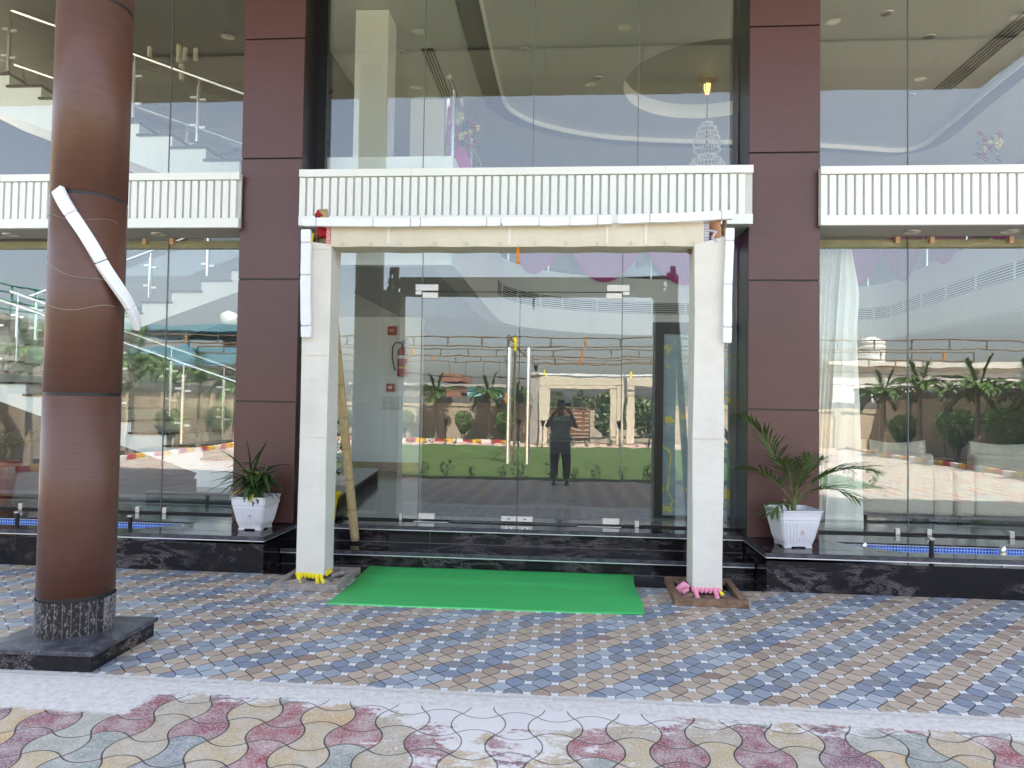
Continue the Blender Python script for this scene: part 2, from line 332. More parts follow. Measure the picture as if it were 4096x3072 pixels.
    c = t.mix(t.m('MULTIPLY', pw, .90), c, (0.60, 0.59, 0.58))
    # solid cement strip against the tiles, wider patch by the column
    wav = t.m('MULTIPLY', t.noise(p, 11, 7, .75), .14)
    strip = t.step(t.m('ADD', y, wav), 3.715, 3.73)
    lp = t.m('MULTIPLY', t.m('SUBTRACT', 1.0, t.step(t.m('ADD', x, t.m('MULTIPLY', wav, 2.0)), -2.03, -1.97)), t.step(t.m('ADD', y, wav), 3.44, 3.48))
    strip = t.m('MAXIMUM', strip, lp)
    cem = t.ramp(t.noise(p, 26, 7, .75), [(.3, (0.42, 0.40, 0.375)), (.6, (0.58, 0.565, 0.54))])
    c = t.mix(strip, c, cem)
    c = t.mix(1.0, c, (1.22, 1.20, 1.19), 'MULTIPLY')
    t.base(c); t.b.inputs['Roughness'].default_value = .68
    keep = t.m('SUBTRACT', 1.0, strip)
    h = t.m('SUBTRACT', t.m('MULTIPLY', wm, .25), t.m('MULTIPLY', gap, 1.2)); h = t.m('ADD', t.m('MULTIPLY', h, keep), t.m('MULTIPLY', t.noise(p, 60, 4), .3)); t.bump(h, .6, .006)
    return t.mat
M['pavers'] = pavers()
def grass():
    t = NT('lawn_grass'); p = t.geo(); a = t.noise(t.map(p, (1, .25, 1)), 3.5, 6, .7); b = t.noise(p, 60, 4, .8)
    c = t.ramp(a, [(.3, (0.055, 0.105, 0.018)), (.55, (0.080, 0.140, 0.026)), (.75, (0.13, 0.155, 0.040))])
    t.base(t.mix(t.m('MULTIPLY', t.step(b, .4, .7), .5), c, (0.03, 0.06, 0.012))); t.b.inputs['Roughness'].default_value = .9
    t.bump(b, 1.0, .03); return t.mat
M['grass'] = grass()
def dirt():
    t = NT('bare_earth'); p = t.geo(); a = t.noise(p, .5, 8, .65)
    t.base(t.ramp(a, [(.3, (0.22, 0.17, 0.11)), (.55, (0.30, 0.24, 0.17)), (.7, (0.11, 0.13, 0.05))])); t.b.inputs['Roughness'].default_value = .95; return t.mat
M['dirt'] = dirt()
def sandstone():
    t = NT('pink_stone_path'); p = t.geo(); vo = t.n.new('ShaderNodeTexVoronoi'); vo.inputs['Scale'].default_value = 2.3; t.l.new(p, vo.inputs['Vector'])
    t.base(t.mix(.25, t.ramp(t.noise(p, 4, 5), [(.3, (0.44, 0.31, 0.24)), (.7, (0.58, 0.44, 0.34))]), vo.outputs['Color'], 'SOFT_LIGHT')); t.b.inputs['Roughness'].default_value = .85; return t.mat
M['path'] = sandstone()
def floor_tile():
    t = NT('grey_marble_floor'); p = t.geo(); x, y, z = t.sep(p); n = t.noise(t.map(p, (1, 4, 1)), 2, 6, .6, .8)
    c = t.ramp(n, [(.3, (0.17, 0.168, 0.155)), (.7, (0.27, 0.265, 0.25))])
    def jn(q):
        f = t.m('FRACT', t.m('DIVIDE', q, .8)); return t.m('LESS_THAN', t.m('MINIMUM', f, t.m('SUBTRACT', 1.0, f)), .004)
    t.base(t.mix(t.m('MAXIMUM', jn(x), jn(y)), c, (0.1, 0.1, 0.09))); t.b.inputs['Roughness'].default_value = .12; return t.mat
M['floor'] = floor_tile()
def mosaic():
    t = NT('blue_mosaic'); x, y, z = t.sep(t.geo()); s = .0265
    fx = t.m('FRACT', t.m('DIVIDE', x, s)); fy = t.m('FRACT', t.m('DIVIDE', y, s)); fz = t.m('FRACT', t.m('DIVIDE', t.m('ADD', z, .003), s))
    d = t.m('MINIMUM', t.m('MINIMUM', fx, t.m('SUBTRACT', 1.0, fx)), t.m('MINIMUM', fz, t.m('SUBTRACT', 1.0, fz)))
    r = t.white(t.comb(t.m('FLOOR', t.m('DIVIDE', x, s)), 0.0, t.m('FLOOR', t.m('DIVIDE', t.m('ADD', z, .003), s))))
    c = t.ramp(r, [(0, (0.01, 0.045, 0.34)), (.5, (0.02, 0.09, 0.50)), (1, (0.03, 0.14, 0.62))])
    t.base(t.mix(t.m('LESS_THAN', d, .12), c, (0.40, 0.52, 0.72))); t.b.inputs['Roughness'].default_value = .2; return t.mat
M['mosaic'] = mosaic()
def mat_green():
    t = NT('green_plastic_mat'); p = t.geo(); x, y, z = t.sep(p)
    zig = t.m('MULTIPLY', t.m('PINGPONG', x, .010), 1.0); row = t.m('FRACT', t.m('DIVIDE', t.m('ADD', y, zig), .0165))
    hole = t.m('LESS_THAN', row, .34); ln = t.noise(t.map(p, (.3, 22, 1)), 3.0, 3)
    c = t.ramp(ln, [(.3, (0.045, 0.47, 0.115)), (.7, (0.075, 0.60, 0.165))])
    edge = t.m('MAXIMUM', t.m('LESS_THAN', y, 5.372), t.m('GREATER_THAN', y, 6.575))
    c = t.mix(t.m('MULTIPLY', hole, .5), c, (0.015, 0.27, 0.05)); c = t.mix(edge, c, (0.14, 0.66, 0.24))
    t.base(c); t.b.inputs['Roughness'].default_value = .55; t.bump(t.m('SUBTRACT', 1.0, hole), .5, .003); return t.mat
M['mat'] = mat_green()
def bamboo():
    t = NT('bamboo'); o = t.obj(); x, y, z = t.sep(o)
    f = t.m('FRACT', t.m('DIVIDE', z, .30)); node = t.m('LESS_THAN', f, .05); n = t.noise(t.map(o, (30, 30, 5)), 1.6, 5, .65)
    c = t.ramp(n, [(.35, (0.42, 0.30, 0.14)), (.6, (0.50, 0.38, 0.20)), (.72, (0.66, 0.60, 0.50))]); t.base(t.mix(t.m('MULTIPLY', node, .5), c, (0.18, 0.12, 0.06)))
    t.b.inputs['Roughness'].default_value = .5; return t.mat
M['bamboo'] = bamboo()
def artpanel():
    t = NT('gold_veined_panel'); p = t.geo()
    base = t.ramp(t.noise(p, 1.8, 6, .6, .8), [(.3, (0.16, 0.24, 0.28)), (.6, (0.30, 0.40, 0.44)), (.75, (0.45, 0.50, 0.52))])
    v1 = t.m('ABSOLUTE', t.m('SUBTRACT', t.noise(p, 1.6, 5, .55, 1.2), .5)); g = t.m('SUBTRACT', 1.0, t.step(v1, .012, .024)); gm = t.m('MULTIPLY', g, t.step(t.noise(p, 2.2, 3), .46, .54))
    v2 = t.m('ABSOLUTE', t.m('SUBTRACT', t.noise(p, 5.0, 6, .6, 1.0), .5)); wv = t.m('SUBTRACT', 1.0, t.step(v2, .003, .010))
    c = t.mix(t.m('MULTIPLY', wv, .45), base, (0.50, 0.52, 0.50)); t.base(t.mix(gm, c, (0.80, 0.64, 0.06))); t.b.inputs['Roughness'].default_value = .25; return t.mat
M['art'] = artpanel()

# ------------------------------------------------------------------ mesh builder
# names whose separate pieces become separate parts
SPLIT = {'base_channel', 'silicone_joint', 'downlight', 'glass_clamp', 'upper_clamp', 'head_rail', 'transom_patch', 'ceiling_downlight', 'ceiling_vent', 'railing_post', 'terrace_post', 'rebar',
         'riser', 'tread', 'bullnose', 'steel_strip', 'joint_ring', 'top_ledge', 'shaft', 'cladding_panel', 'soffit', 'stem', 'brace', 'frame', 'glass_clip', 'interior_column', 'rear_wall', 'mezzanine_slab',
         'pole_end', 'pilaster', 'board', 'chord', 'upright', 'scaffold_part', 'window', 'mosaic_lining', 'rail', 'seam', 'panel_joint', 'yellow_tie', 'red_wrap', 'grout_line', 'rocker', 'flower', 'joint', 'upper_storey_wall', 'handle_part', 'eye'}
SIB = {}
class MB:
    def __init__(s): s.v = []; s.f = []; s.mi = []; s.sm = []
    def add(s, vs, fs, mi=0, smooth=False, T=None):
        o = len(s.v); s.v += [tuple(T @ Vector(q)) if T else tuple(q) for q in vs]
        s.f += [tuple(i + o for i in f) for f in fs]; s.mi += [mi] * len(fs); s.sm += [smooth] * len(fs); return s
    def box(s, x0, x1, y0, y1, z0, z1, mi=0, T=None):
        return s.add([(x0, y0, z0), (x1, y0, z0), (x1, y1, z0), (x0, y1, z0), (x0, y0, z1), (x1, y0, z1), (x1, y1, z1), (x0, y1, z1)],
              [(0, 3, 2, 1), (4, 5, 6, 7), (0, 1, 5, 4), (1, 2, 6, 5), (2, 3, 7, 6), (3, 0, 4, 7)], mi, T=T)
    def tube(s, pts, r, n=8, mi=0, caps=True, T=None):
        pts = [Vector(p) for p in pts]; rs = r if isinstance(r, (list, tuple)) else [r] * len(pts)
        vs = []; ref = None
        for i, p in enumerate(pts):
            d = (pts[min(i + 1, len(pts) - 1)] - pts[max(i - 1, 0)]).normalized()
            if ref is None:
                ref = d.orthogonal().normalized()
            ref = (ref - d * ref.dot(d)).normalized(); b = d.cross(ref)
            for k in range(n):
                a = 2 * math.pi * k / n; vs.append(p + (ref * math.cos(a) + b * math.sin(a)) * rs[i])
        fs = [(i * n + k, i * n + (k + 1) % n, (i + 1) * n + (k + 1) % n, (i + 1) * n + k) for i in range(len(pts) - 1) for k in range(n)]
        s.add(vs, fs, mi, True, T)
        if caps: s.add(vs[:n], [tuple(range(n - 1, -1, -1))], mi, T=T); s.add(vs[-n:], [tuple(range(n))], mi, T=T)
        return s
    def lathe(s, prof, n=32, c=(0, 0), mi=0, T=None, smooth=True, a0=0.0):
        vs = []
        for r, z in prof:
            for k in range(n):
                a = a0 + 2 * math.pi * k / n; vs.append((c[0] + r * math.cos(a), c[1] + r * math.sin(a), z))
        fs = [(i * n + k, i * n + (k + 1) % n, (i + 1) * n + (k + 1) % n, (i + 1) * n + k) for i in range(len(prof) - 1) for k in range(n)]
        return s.add(vs, fs, mi, smooth, T)
    def prism(s, poly, a0, a1, axis='z', mi=0):
        n = len(poly)
        f = {'z': lambda p, a: (p[0], p[1], a), 'y': lambda p, a: (p[0], a, p[1]), 'x': lambda p, a: (a, p[0], p[1])}[axis]
        vs = [f(p, a0) for p in poly] + [f(p, a1) for p in poly]
        return s.add(vs, [tuple(range(n - 1, -1, -1)), tuple(range(n, 2 * n))] + [(i, (i + 1) % n, n + (i + 1) % n, n + i) for i in range(n)], mi)
    def islands(s):
        key = {}; par = list(range(len(s.v)))
        def find(a):
            while par[a] != a: par[a] = par[par[a]]; a = par[a]
            return a
        for i, q in enumerate(s.v):
            k = (round(q[0], 5), round(q[1], 5), round(q[2], 5))
            if k in key: par[find(i)] = find(key[k])
            else: key[k] = i
        for f in s.f:
            for i in f[1:]: par[find(i)] = find(f[0])
        gs = {}
        for fi, f in enumerate(s.f): gs.setdefault(find(f[0]), []).append(fi)
        out = []
        for fl in gs.values():
            m_ = MB(); mp = {}
            for fi in fl:
                for i in s.f[fi]:
                    if i not in mp: mp[i] = len(m_.v); m_.v.append(s.v[i])
                m_.f.append(tuple(mp[i] for i in s.f[fi])); m_.mi.append(s.mi[fi]); m_.sm.append(s.sm[fi])
            out.append(m_)
        return out
    def build(s, name, mats, parent=None, loc=None, bevel=0, flip=True, label=None):
        if name in SPLIT and len(s.f) < 4000:
            isl = s.islands()
            if 1 < len(isl) <= 60:
                objs = [m_.build_one(name, mats, parent, loc, bevel, flip, label) for m_ in isl]; SIB[objs[0].name] = objs; return objs[0]
        return s.build_one(name, mats, parent, loc, bevel, flip, label)
    def build_one(s, name, mats, parent=None, loc=None, bevel=0, flip=True, label=None):
        me = bpy.data.meshes.new(name); me.from_pydata(s.v, [], s.f)
        for mt in (mats if isinstance(mats, (list, tuple)) else [mats]): me.materials.append(M[mt] if isinstance(mt, str) else mt)
        me.polygons.foreach_set('material_index', s.mi); me.polygons.foreach_set('use_smooth', s.sm)
        me.update(); me.validate()
        o = bpy.data.objects.new(name, me); col.objects.link(o)
        if parent is not None: o.parent = parent
        if loc: o.location = loc
        if bevel:
            b = o.modifiers.new('bevel', 'BEVEL'); b.width = bevel; b.segments = 2; b.limit_method = 'ANGLE'; b.angle_limit = rad(40)
        if label: o['label'] = label
        return o
def place(o, loc):
    for q in SIB.get(o.name, [o]): q.location = loc
    return o
def tag(o, label, cat, group=None):
    o['label'] = label; o['category'] = cat
    if group: o['group'] = group
    return o
def struct(o): o['kind'] = 'structure'; return o
def thing(name, label, cat, loc=(0, 0, 0), rz=0.0, group=None):
    o = bpy.data.objects.new(name, None); col.objects.link(o); o.location = loc; o.rotation_euler = (0, 0, rz); o.empty_display_size = .1
    return tag(o, label, cat, group)
def dup(root, loc, rz=0.0, label=None, s=1.0, group=None):
    r = root.copy(); col.objects.link(r); r.location = loc; r.rotation_euler = (0, 0, rz); r.scale = (s, s, s)
    if label: r['label'] = label
    if group: r['group'] = group
    for c in list(root.children):
        d = c.copy(); col.objects.link(d); d.parent = r
        for g in list(c.children):
            e = g.copy(); col.objects.link(e); e.parent = d
    return r

GZ = -0.10      # level of the yard
GY = 7.30       # plane of the facade glass
FZ = 0.335      # finished floor of the hall and top of the plinth

# ================================================================== GROUND
def drive_z(y): return 0.0 if y > 3.7 else (GZ if y < 0 else GZ + (0 - GZ) * (y / 3.7))
b = MB(); ys = [-200, -0.9, 0, .9, 1.8, 2.7, 3.70, 3.86]
b.box(-300, 300, -300, 300, GZ - 0.30, GZ - 0.035)
struct(b.build('ground', 'dirt'))
b = MB(); xs = [-13.3, 13.3]; yy = [-14.6, -0.9, 0, 1.2, 2.4, 3.72, 7.2]
vs = []; 
for y in yy: vs += [(-13.3, y, drive_z(y)), (13.3, y, drive_z(y))]
b.add(vs, [(2 * i, 2 * i + 1, 2 * i + 3, 2 * i + 2) for i in range(len(yy) - 1)])
struct(b.build('driveway', 'pavers'))
b = MB(); b.add([(-9.5, 3.80, .002), (13.2, 3.80, .002), (13.2, 7.2, .004), (-9.5, 7.2, .004)], [(0, 1, 2, 3)])
struct(b.build('tiled_forecourt', 'tiles'))
b = MB(); b.box(-7.4, 6.7, -13.9, -0.95, GZ - .02, GZ + .012)
struct(b.build('lawn', 'grass'))
b = MB(); b.box(-13.3, 13.3, -16.9, -13.9, GZ - .02, GZ + .010)
struct(b.build('path', 'path'))

# ================================================================== ENTRANCE PLINTHS AND STEPS
def plinth(name, x0, x1, label, chx0, chx1, endside):
    t = thing(name, label, 'planter', ((x0 + x1) / 2, 6.7, 0)); cx = (x0 + x1) / 2
    def P(*a): pass
    b = MB(); b.box(x0, x1, 6.215, 7.40, 0, .262); place(b.build('plinth_wall', 'granite', t), (-cx, -6.7, 0))
    # top ledge slabs round the channel
    b = MB(); z0, z1 = .262, FZ
    b.box(x0 - .01, x1 + .01, 6.19, 6.40, z0 + .04, z1); b.box(x0, x1, 6.80, 7.28, .320, z1)
    if endside > 0: b.box(chx1, x1 + .01, 6.403, 6.797, z0 + .04, z1); b.box(x0, chx0, 6.403, 6.797, z0 + .04, z1)
    else: b.box(x0 - .01, chx0, 6.403, 6.797, z0 + .04, z1); b.box(chx1, x1, 6.403, 6.797, z0 + .04, z1)
    place(b.build('top_ledge', 'granite', t, bevel=.004), (-cx, -6.7, 0))
    b = MB(); b.box(x0 - .014, x1 + .014, 6.183, 6.189, .303, FZ - .004)
    ex = x1 + .0135 if endside > 0 else x0 - .0195
    b.box(ex, ex + .006, 6.19, 7.0, .303, FZ - .004); place(b.build('bullnose', 'granite_edge', t), (-cx, -6.7, 0))
    b = MB(); b.box(x0 - .016, x1 + .016, 6.176, 6.182, .292, .300)
    b.box(chx0, chx1, 6.792, 6.799, .316, .3215)
    ex = x1 + .0145 if endside > 0 else x0 - .0205
    b.box(ex, ex + .006, 6.19, 7.0, .292, .300); place(b.build('steel_strip', 'steel_strip', t), (-cx, -6.7, 0))
    b = MB(); b.box(chx0, chx1, 6.81, 6.83, .2626, .3195); b.box(chx0, chx1, 6.40, 6.80, .2625, .2635)
    place(b.build('mosaic_lining', 'mosaic', t), (-cx, -6.7, 0))
    return t, cx
tl, cxl = plinth('granite_planter', -9.4, -2.70, 'black granite plinth with blue mosaic channel left of the steps', -9.0, -3.62, 1)
tr_, cxr = plinth('granite_planter', 1.71, 13.0, 'black granite plinth with blue mosaic channel right of the steps', 2.46, 12.6, -1)
# diagonal filler corner slabs by the piers
place(MB().prism([(-3.98, 6.401), (-3.60, 6.401), (-3.60, 6.799), (-3.62, 6.799)], .3065, FZ + .001).build('corner_slab', 'granite', tl), (-cxl, -6.7, 0))
place(MB().prism([(2.42, 6.401), (2.90, 6.401), (2.47, 6.799), (2.42, 6.799)], .3065, FZ + .001).build('corner_slab', 'granite', tr_), (-cxr, -6.7, 0))

st = thing('entrance_steps', 'black granite entrance steps with bright steel nosing strips', 'steps', (-.5, 6.9, 0))
b = MB(); b.box(-2.69, 1.70, 6.60, 6.99, 0, .125); b.box(-2.69, 1.70, 7.0, 7.28, 0, .295); place(b.build('riser', 'granite', st), (.5, -6.9, 0))
b = MB(); b.box(-2.69, 1.70, 6.565, 7.0, .127, .165); place(b.build('tread', 'granite', st, bevel=.003), (.5, -6.9, 0))
b = MB(); b.box(-2.69, 1.70, 6.965, 7.28, .297, FZ); place(b.build('tread', 'granite', st, bevel=.003), (.5, -6.9, 0))
b = MB()
for y, z in ((6.565, .165), (6.965, FZ)): b.box(-2.69, 1.70, y - .006, y - .001, z - .034, z - .003)
place(b.build('bullnose', 'granite_edge', st), (.5, -6.9, 0))
b = MB()
for y, z in ((6.565, .165), (6.965, FZ)): b.box(-2.69, 1.70, y - .013, y - .007, z - .044, z - .036)
place(b.build('steel_strip', 'steel_strip', st), (.5, -6.9, 0))
b = MB(); b.box(-2.69, 1.70, 6.20, 6.60, 0.0, .010); place(b.build('threshold_slab', 'granite', st), (.5, -6.9, 0))
b = MB(); b.box(-.962, -.958, 6.556, 7.0, .1655, .1662); b.box(-.962, -.958, 6.596, 6.599, .01, .12); b.box(-1.342, -1.338, 6.996, 6.999, .165, .29); b.box(-2.69, 1.70, 6.596, 6.599, .010, .014); b.box(-2.69, 1.70, 6.994, 6.999, .165, .169)
place(b.build('grout_line', 'yard_cop', st), (.5, -6.9, 0))

# fountain nozzles
nz = thing('fountain_nozzle', 'black fountain nozzle at the far left edge of the mosaic channel', 'nozzle', (-5.37, 6.6, .27), group='fountain nozzles in the mosaic channels')
MB().tube([(0, 0, 0), (0, 0, .145)], .020, 12).build('tube', 'black_metal', nz); MB().tube([(0, 0, .145), (0, 0, .16)], .030, 12).build('cap', 'steel', nz)
dup(nz, (-4.19, 6.57, .27), 0, 'black fountain nozzle in the channel just right of the round column')
dup(nz, (3.24, 6.60, .27), 0, 'tall black and brass fountain nozzle in the channel in front of the sofas')
nz2 = thing('fountain_nozzle', 'short chrome fountain nozzle nearest the white pot of the palm', 'nozzle', (2.70, 6.70, .27), group='fountain nozzles in the mosaic channels')
MB().lathe([(.030, 0), (.030, .01), (.026, .05), (.022, .085), (.004, .09)], 14).build('cone', 'steel', nz2); MB().tube([(0, 0, 0), (0, 0, .008)], .034, 12).build('base_ring', 'black_metal', nz2)
dup(nz2, (3.90, 6.70, .27), 0, 'short chrome fountain nozzle near the right edge of the photo')
dup(nz2, (-3.66, 6.60, .27), 0, 'short dark fountain nozzle at the right end of the left channel', s=.8)

# ================================================================== BUILDING
B = thing('banquet_hall_building', 'glass fronted banquet hall with brown piers and white ribbed bands', 'building', (0, GY, 0))
def bp(b, name, mats, bevel=0, parent=None, label=None):
    o = b.build(name, mats, parent if parent is not None else B, bevel=bevel, label=label)
    if parent is None: place(o, (0, -GY, 0))
    return o
JZ = [1.545, 2.775, 4.005, 5.235, 6.46]
for x0, x1, lab in ((-3.33, -2.70, 'left'), (1.71, 2.37, 'right')):
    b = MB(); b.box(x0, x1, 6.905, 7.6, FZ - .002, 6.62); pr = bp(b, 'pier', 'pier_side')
    b = MB(); zs = [FZ] + JZ + [6.62]
    for a, c in zip(zs[:-1], zs[1:]): b.box(x0, x1, 6.885, 6.904, a + .008, c - .008)
    for a, c in zip(zs[:-1], zs[1:]):
        pass
    bp(b, 'cladding_panel', 'pier', parent=pr, bevel=.002)
# soffits, bands
b = MB(); b.box(-9.4, -3.335, 6.86, 7.28, 3.29, 3.80); b.box(-2.695, 1.705, 6.86, 7.28, 3.29, 3.80); b.box(2.375, 13, 6.86, 7.28, 3.29, 3.80); bp(b, 'soffit', 'soffit')
def band(x0, x1, y):
    b = MB(); b.box(x0, x1, y + .035, 6.858, 3.285, 3.83); o = bp(b, 'fascia_band', 'rib_gap')
    b = MB(); b.box(x0, x1, y - .012, y + .034, 3.765, 3.838); b.box(x0 + .002, x1 - .002, y - .004, y + .034, 3.282, 3.378)
    b.build('rail', 'white_acp', o, bevel=.003)
    b = MB(); x = x0 + .004
    while x + .058 < x1: b.box(x, x + .058, y, y + .034, 3.379, 3.757); x += .080
    b.build('rib', 'rib', o, bevel=.002)
    b = MB(); x = x0 + 1.12
    while x < x1: b.box(x, x + .003, y - .0135, y - .0125, 3.765, 3.838); x += 2.44
    b.build('seam', 'cream_cloth', o)
band(-9.4, -3.300, 6.80); band(-2.665, 1.712, 6.74); band(2.345, 13, 6.80)
# glazing
def pane(x0, x1, z0, z1, y=GY):
    b = MB().box(x0 + .003, x1 - .003, y, y + .011, z0, z1); xc, zc = (x0 + x1) / 2, (z0 + z1) / 2; ta, tb = R.uniform(-.0011, .0011), R.uniform(-.0009, .0009)
    b.v = [(q[0], q[1] + ta * (q[0] - xc) + tb * (q[2] - zc), q[2]) for q in b.v]
    return bp(b, 'glass_pane', 'glass')
lowx = [-9.4, -6.95, -5.62, -4.32, -3.34]; [pane(a, c, FZ + .02, 3.288) for a, c in zip(lowx[:-1], lowx[1:])]
rx = [2.38, 3.365, 4.65, 6.0, 7.4, 9.0]; [pane(a, c, FZ + .02, 3.288) for a, c in zip(rx[:-1], rx[1:])]
pane(-2.69, -1.53, FZ + .02, 3.288); pane(.55, 1.70, FZ + .02, 3.288); pane(-1.53, .55, 2.73, 3.288)
for a, c in zip([-9.4, -7.0, -5.65, -4.35, -3.34], [-7.0, -5.65, -4.35, -3.34]): pane(a, c, 3.80, 6.60)
for a, c in ((-2.62, -1.55), (-1.55, -.39), (-.39, .69), (.69, 1.70)): pane(a, c, 3.80, 6.60)
for a, c in zip([2.38, 3.365, 4.65, 6.0, 7.4], [3.365, 4.65, 6.0, 7.4, 9.0]): pane(a, c, 3.80, 6.60)
b = MB()
for x in (-6.95, -5.62, -4.32, 3.365, 4.65, 6.0): b.box(x - .004, x + .004, GY - .003, GY + .014, FZ + .02, 3.288)
for x in (-1.53, .55): b.box(x - .0035, x + .0035, GY - .002, GY + .012, FZ + .02, 3.288)
for x in (-5.65, -4.35, 3.365, 4.65, -1.55, -.39, .69): b.box(x - .003, x + .003, GY - .003, GY + .014, 3.80, 6.6)
bp(b, 'silicone_joint', simple('grey_silicone', (.13, .15, .14), .4))
b = MB(); b.box(-2.70, -2.60, 7.27, 7.34, 3.80, 6.6); b.box(-9.4, -3.34, GY - .01, GY + .02, FZ, FZ + .02); b.box(2.38, 9, GY - .01, GY + .02, FZ, FZ + .02); b.box(-2.69, -1.54, GY - .006, GY + .02, FZ, FZ + .018); b.box(.56, 1.70, GY - .006, GY + .02, FZ, FZ + .018)
bp(b, 'base_channel', 'black_metal')
# doors
for x0, x1, hx, sgn in ((-1.525, -.503, -.60, 1), (-.497, .545, -.40, -1)):
    d = bp(MB().box(x0, x1, GY, GY + .011, FZ + .018, 2.718), 'glass_door', 'glass')
    MB().tube([(hx, GY - .07, .95), (hx, GY - .07, 2.14)], .017, 12).tube([(hx, GY - .07, 1.2), (hx, GY, 1.2)], .009, 8).tube([(hx, GY - .07, 1.9), (hx, GY, 1.9)], .009, 8).build('handle', 'steel', d)
    MB().tube([(hx, GY + .08, .95), (hx, GY + .08, 2.14)], .017, 12).build('handle', 'steel', d)
    ex = x0 if sgn > 0 else x1 - .17
    MB().box(ex, ex + .17, GY - .010, GY + .02, FZ + .020, FZ + .078).build('patch_fitting', 'satin', d, bevel=.003)
    ex = x1 - .16 if sgn > 0 else x0
    o = MB().box(ex, ex + .16, GY - .010, GY + .02, FZ + .020, FZ + .072).build('bottom_lock', 'satin', d, bevel=.003)
    MB().box(ex + .05, ex + .11, GY - .0125, GY - .0105, FZ + .035, FZ + .058).box(ex + .068, ex + .092, GY - .0140, GY - .0130, FZ + .042, FZ + .051, 1).build('keyhole_plate', ['steel', 'black_metal'], d)
    ex = x0 if sgn > 0 else x1 - .16
    MB().box(ex, ex + .16, GY - .010, GY + .02, 2.655, 2.716).build('patch_fitting', 'satin', d, bevel=.003)
    MB().box(x0, x1, GY - .001, GY + .012, 2.719, 2.726).build('top_edge', 'joint', d)
b = MB()
b.box(-1.60, -1.36, GY - .012, GY + .02, 2.732, 2.80); b.box(.39, .62, GY - .012, GY + .02, 2.732, 2.80); b.box(-1.60, -1.533, GY - .012, GY + .02, 2.69, 2.731); b.box(.553, .62, GY - .012, GY + .02, 2.69, 2.731)
bp(b, 'transom_patch', 'satin', .003)
b = MB()
for x in (-4.57, -4.27, 3.26, 3.56, 4.33, .72, -5.9): b.box(x - .022, x + .022, GY - .018, GY + .028, FZ + .001, FZ + .062)
b.box(-1.725, -1.695, GY - .018, GY + .028, FZ + .001, FZ + .07); b.box(1.45, 1.49, GY - .018, GY + .028, FZ + .001, FZ + .062)
bp(b, 'glass_clamp', 'satin', .003)
b = MB(); b.box(-1.56, -1.20, GY - .06, GY + .09, FZ + .0012, FZ + .004); bp(b, 'floor_spring_plate', 'steel'); b = MB(); b.box(.12, .56, GY - .06, GY + .09, FZ + .0012, FZ + .004); bp(b, 'floor_spring_plate', 'steel')
b = MB()
for x in (-4.59, -4.28, 3.26, 3.59, 4.34, 5.4): b.box(x - .022, x + .022, GY - .020, GY + .030, 3.225, 3.288)
bp(b, 'upper_clamp', 'copper', .003)
b = MB()
for x in (-5.95, -4.3, 3.3, 4.2, .3, -1.5): b.lathe([(.075, 3.2875), (.075, 3.280), (.055, 3.278), (.02, 3.284)], 20, (x, 7.08))
bp(b, 'downlight', 'satin')
b = MB(); b.box(2.38, 9, 7.33, 7.40, 3.19, 3.27); b.box(-9.4, -3.34, 7.33, 7.40, 3.19, 3.27); bp(b, 'head_rail', simple('brass_rail', (.42, .38, .22), .4, .3))
# upper storeys above the view, porch roof
b = MB(); b.box(-9.4, 13, 6.9, 7.29, 6.63, 11.8); b.box(-9.4, 13, 8.95, 18.4, 11.6, 11.8); b.box(-9.4, 13, 7.30, 7.36, 6.63, 11.8); b.box(-9.4, -9.2, 7.4, 18.4, 6.7, 11.6); b.box(12.8, 13, 7.4, 18.4, 6.7, 11.6); bp(b, 'upper_storey_wall', 'pier')  # roof gap behind the front wall added as an unseen skylight
bp(MB().box(-12.0, -9.41, 6.9, 22, 6.7, 6.95), 'added_sun_shield', 'porch_soffit'); bp(MB().box(13.01, 16, 6.9, 22, 6.7, 6.95), 'added_sun_shield', 'porch_soffit')  # unseen slabs added to keep sun out of the open sides
P = bp(MB().box(-10.2, 6.4, 3.10, 6.895, 6.64, 9.3), 'porch_roof', 'porch_soffit')
b = MB(); b.box(-7.9, 6.3, 3.9, 4.7, 6.61, 6.638)
b.build('ceiling_panel', 'porch_beam', P)
b = MB()
for x in (-6.0, -4.6, -3.2, -1.8, -.4, 1.0, 2.4, 3.8, 5.2): b.box(x, x + .02, 3.92, 4.68, 6.607, 6.6095)
b.build('panel_joint', 'joint_and_shade', P)
b = MB()
for x in (-5.2, -2.5, .3, 3.0, 5.3):
    for y in (3.5, 5.2, 6.2): b.lathe([(.09, 6.638), (.09, 6.628), (.06, 6.625), (.02, 6.633)], 16, (x + (.4 if y > 4 else 0), y))
b.build('downlight', 'satin', P)

# ---- round column, pedestal
pc = (-2.995, 4.175)
c0 = thing('round_column', 'round brown laminated column on a black granite pedestal', 'column', (pc[0], pc[1], 0))
T = Matrix.Translation((.005, -.01, 0)) @ Matrix.Rotation(rad(1.5), 4, 'Z')
b = MB(); b.box(-.32, .32, -.32, .32, 0, .092, T=T); b.build('pedestal', 'granite', c0, bevel=.002)
hs = .338
v = [(-hs, -hs, .093), (hs, -hs, .093), (hs, hs, .093), (-hs, hs, .093), (-hs, -hs, .118), (hs, -hs, .118), (hs, hs, .118), (-hs, hs, .118), (-.14, -.14, .146), (.14, -.14, .146), (.14, .14, .146), (-.14, .14, .146)]
MB().add(v, [(0, 3, 2, 1), (0, 1, 5, 4), (1, 2, 6, 5), (2, 3, 7, 6), (3, 0, 4, 7), (4, 5, 9, 8), (5, 6, 10, 9), (6, 7, 11, 10), (7, 4, 8, 11), (8, 9, 10, 11)], T=T).build('pedestal_cap', ['granite_edge'], c0, bevel=.004)
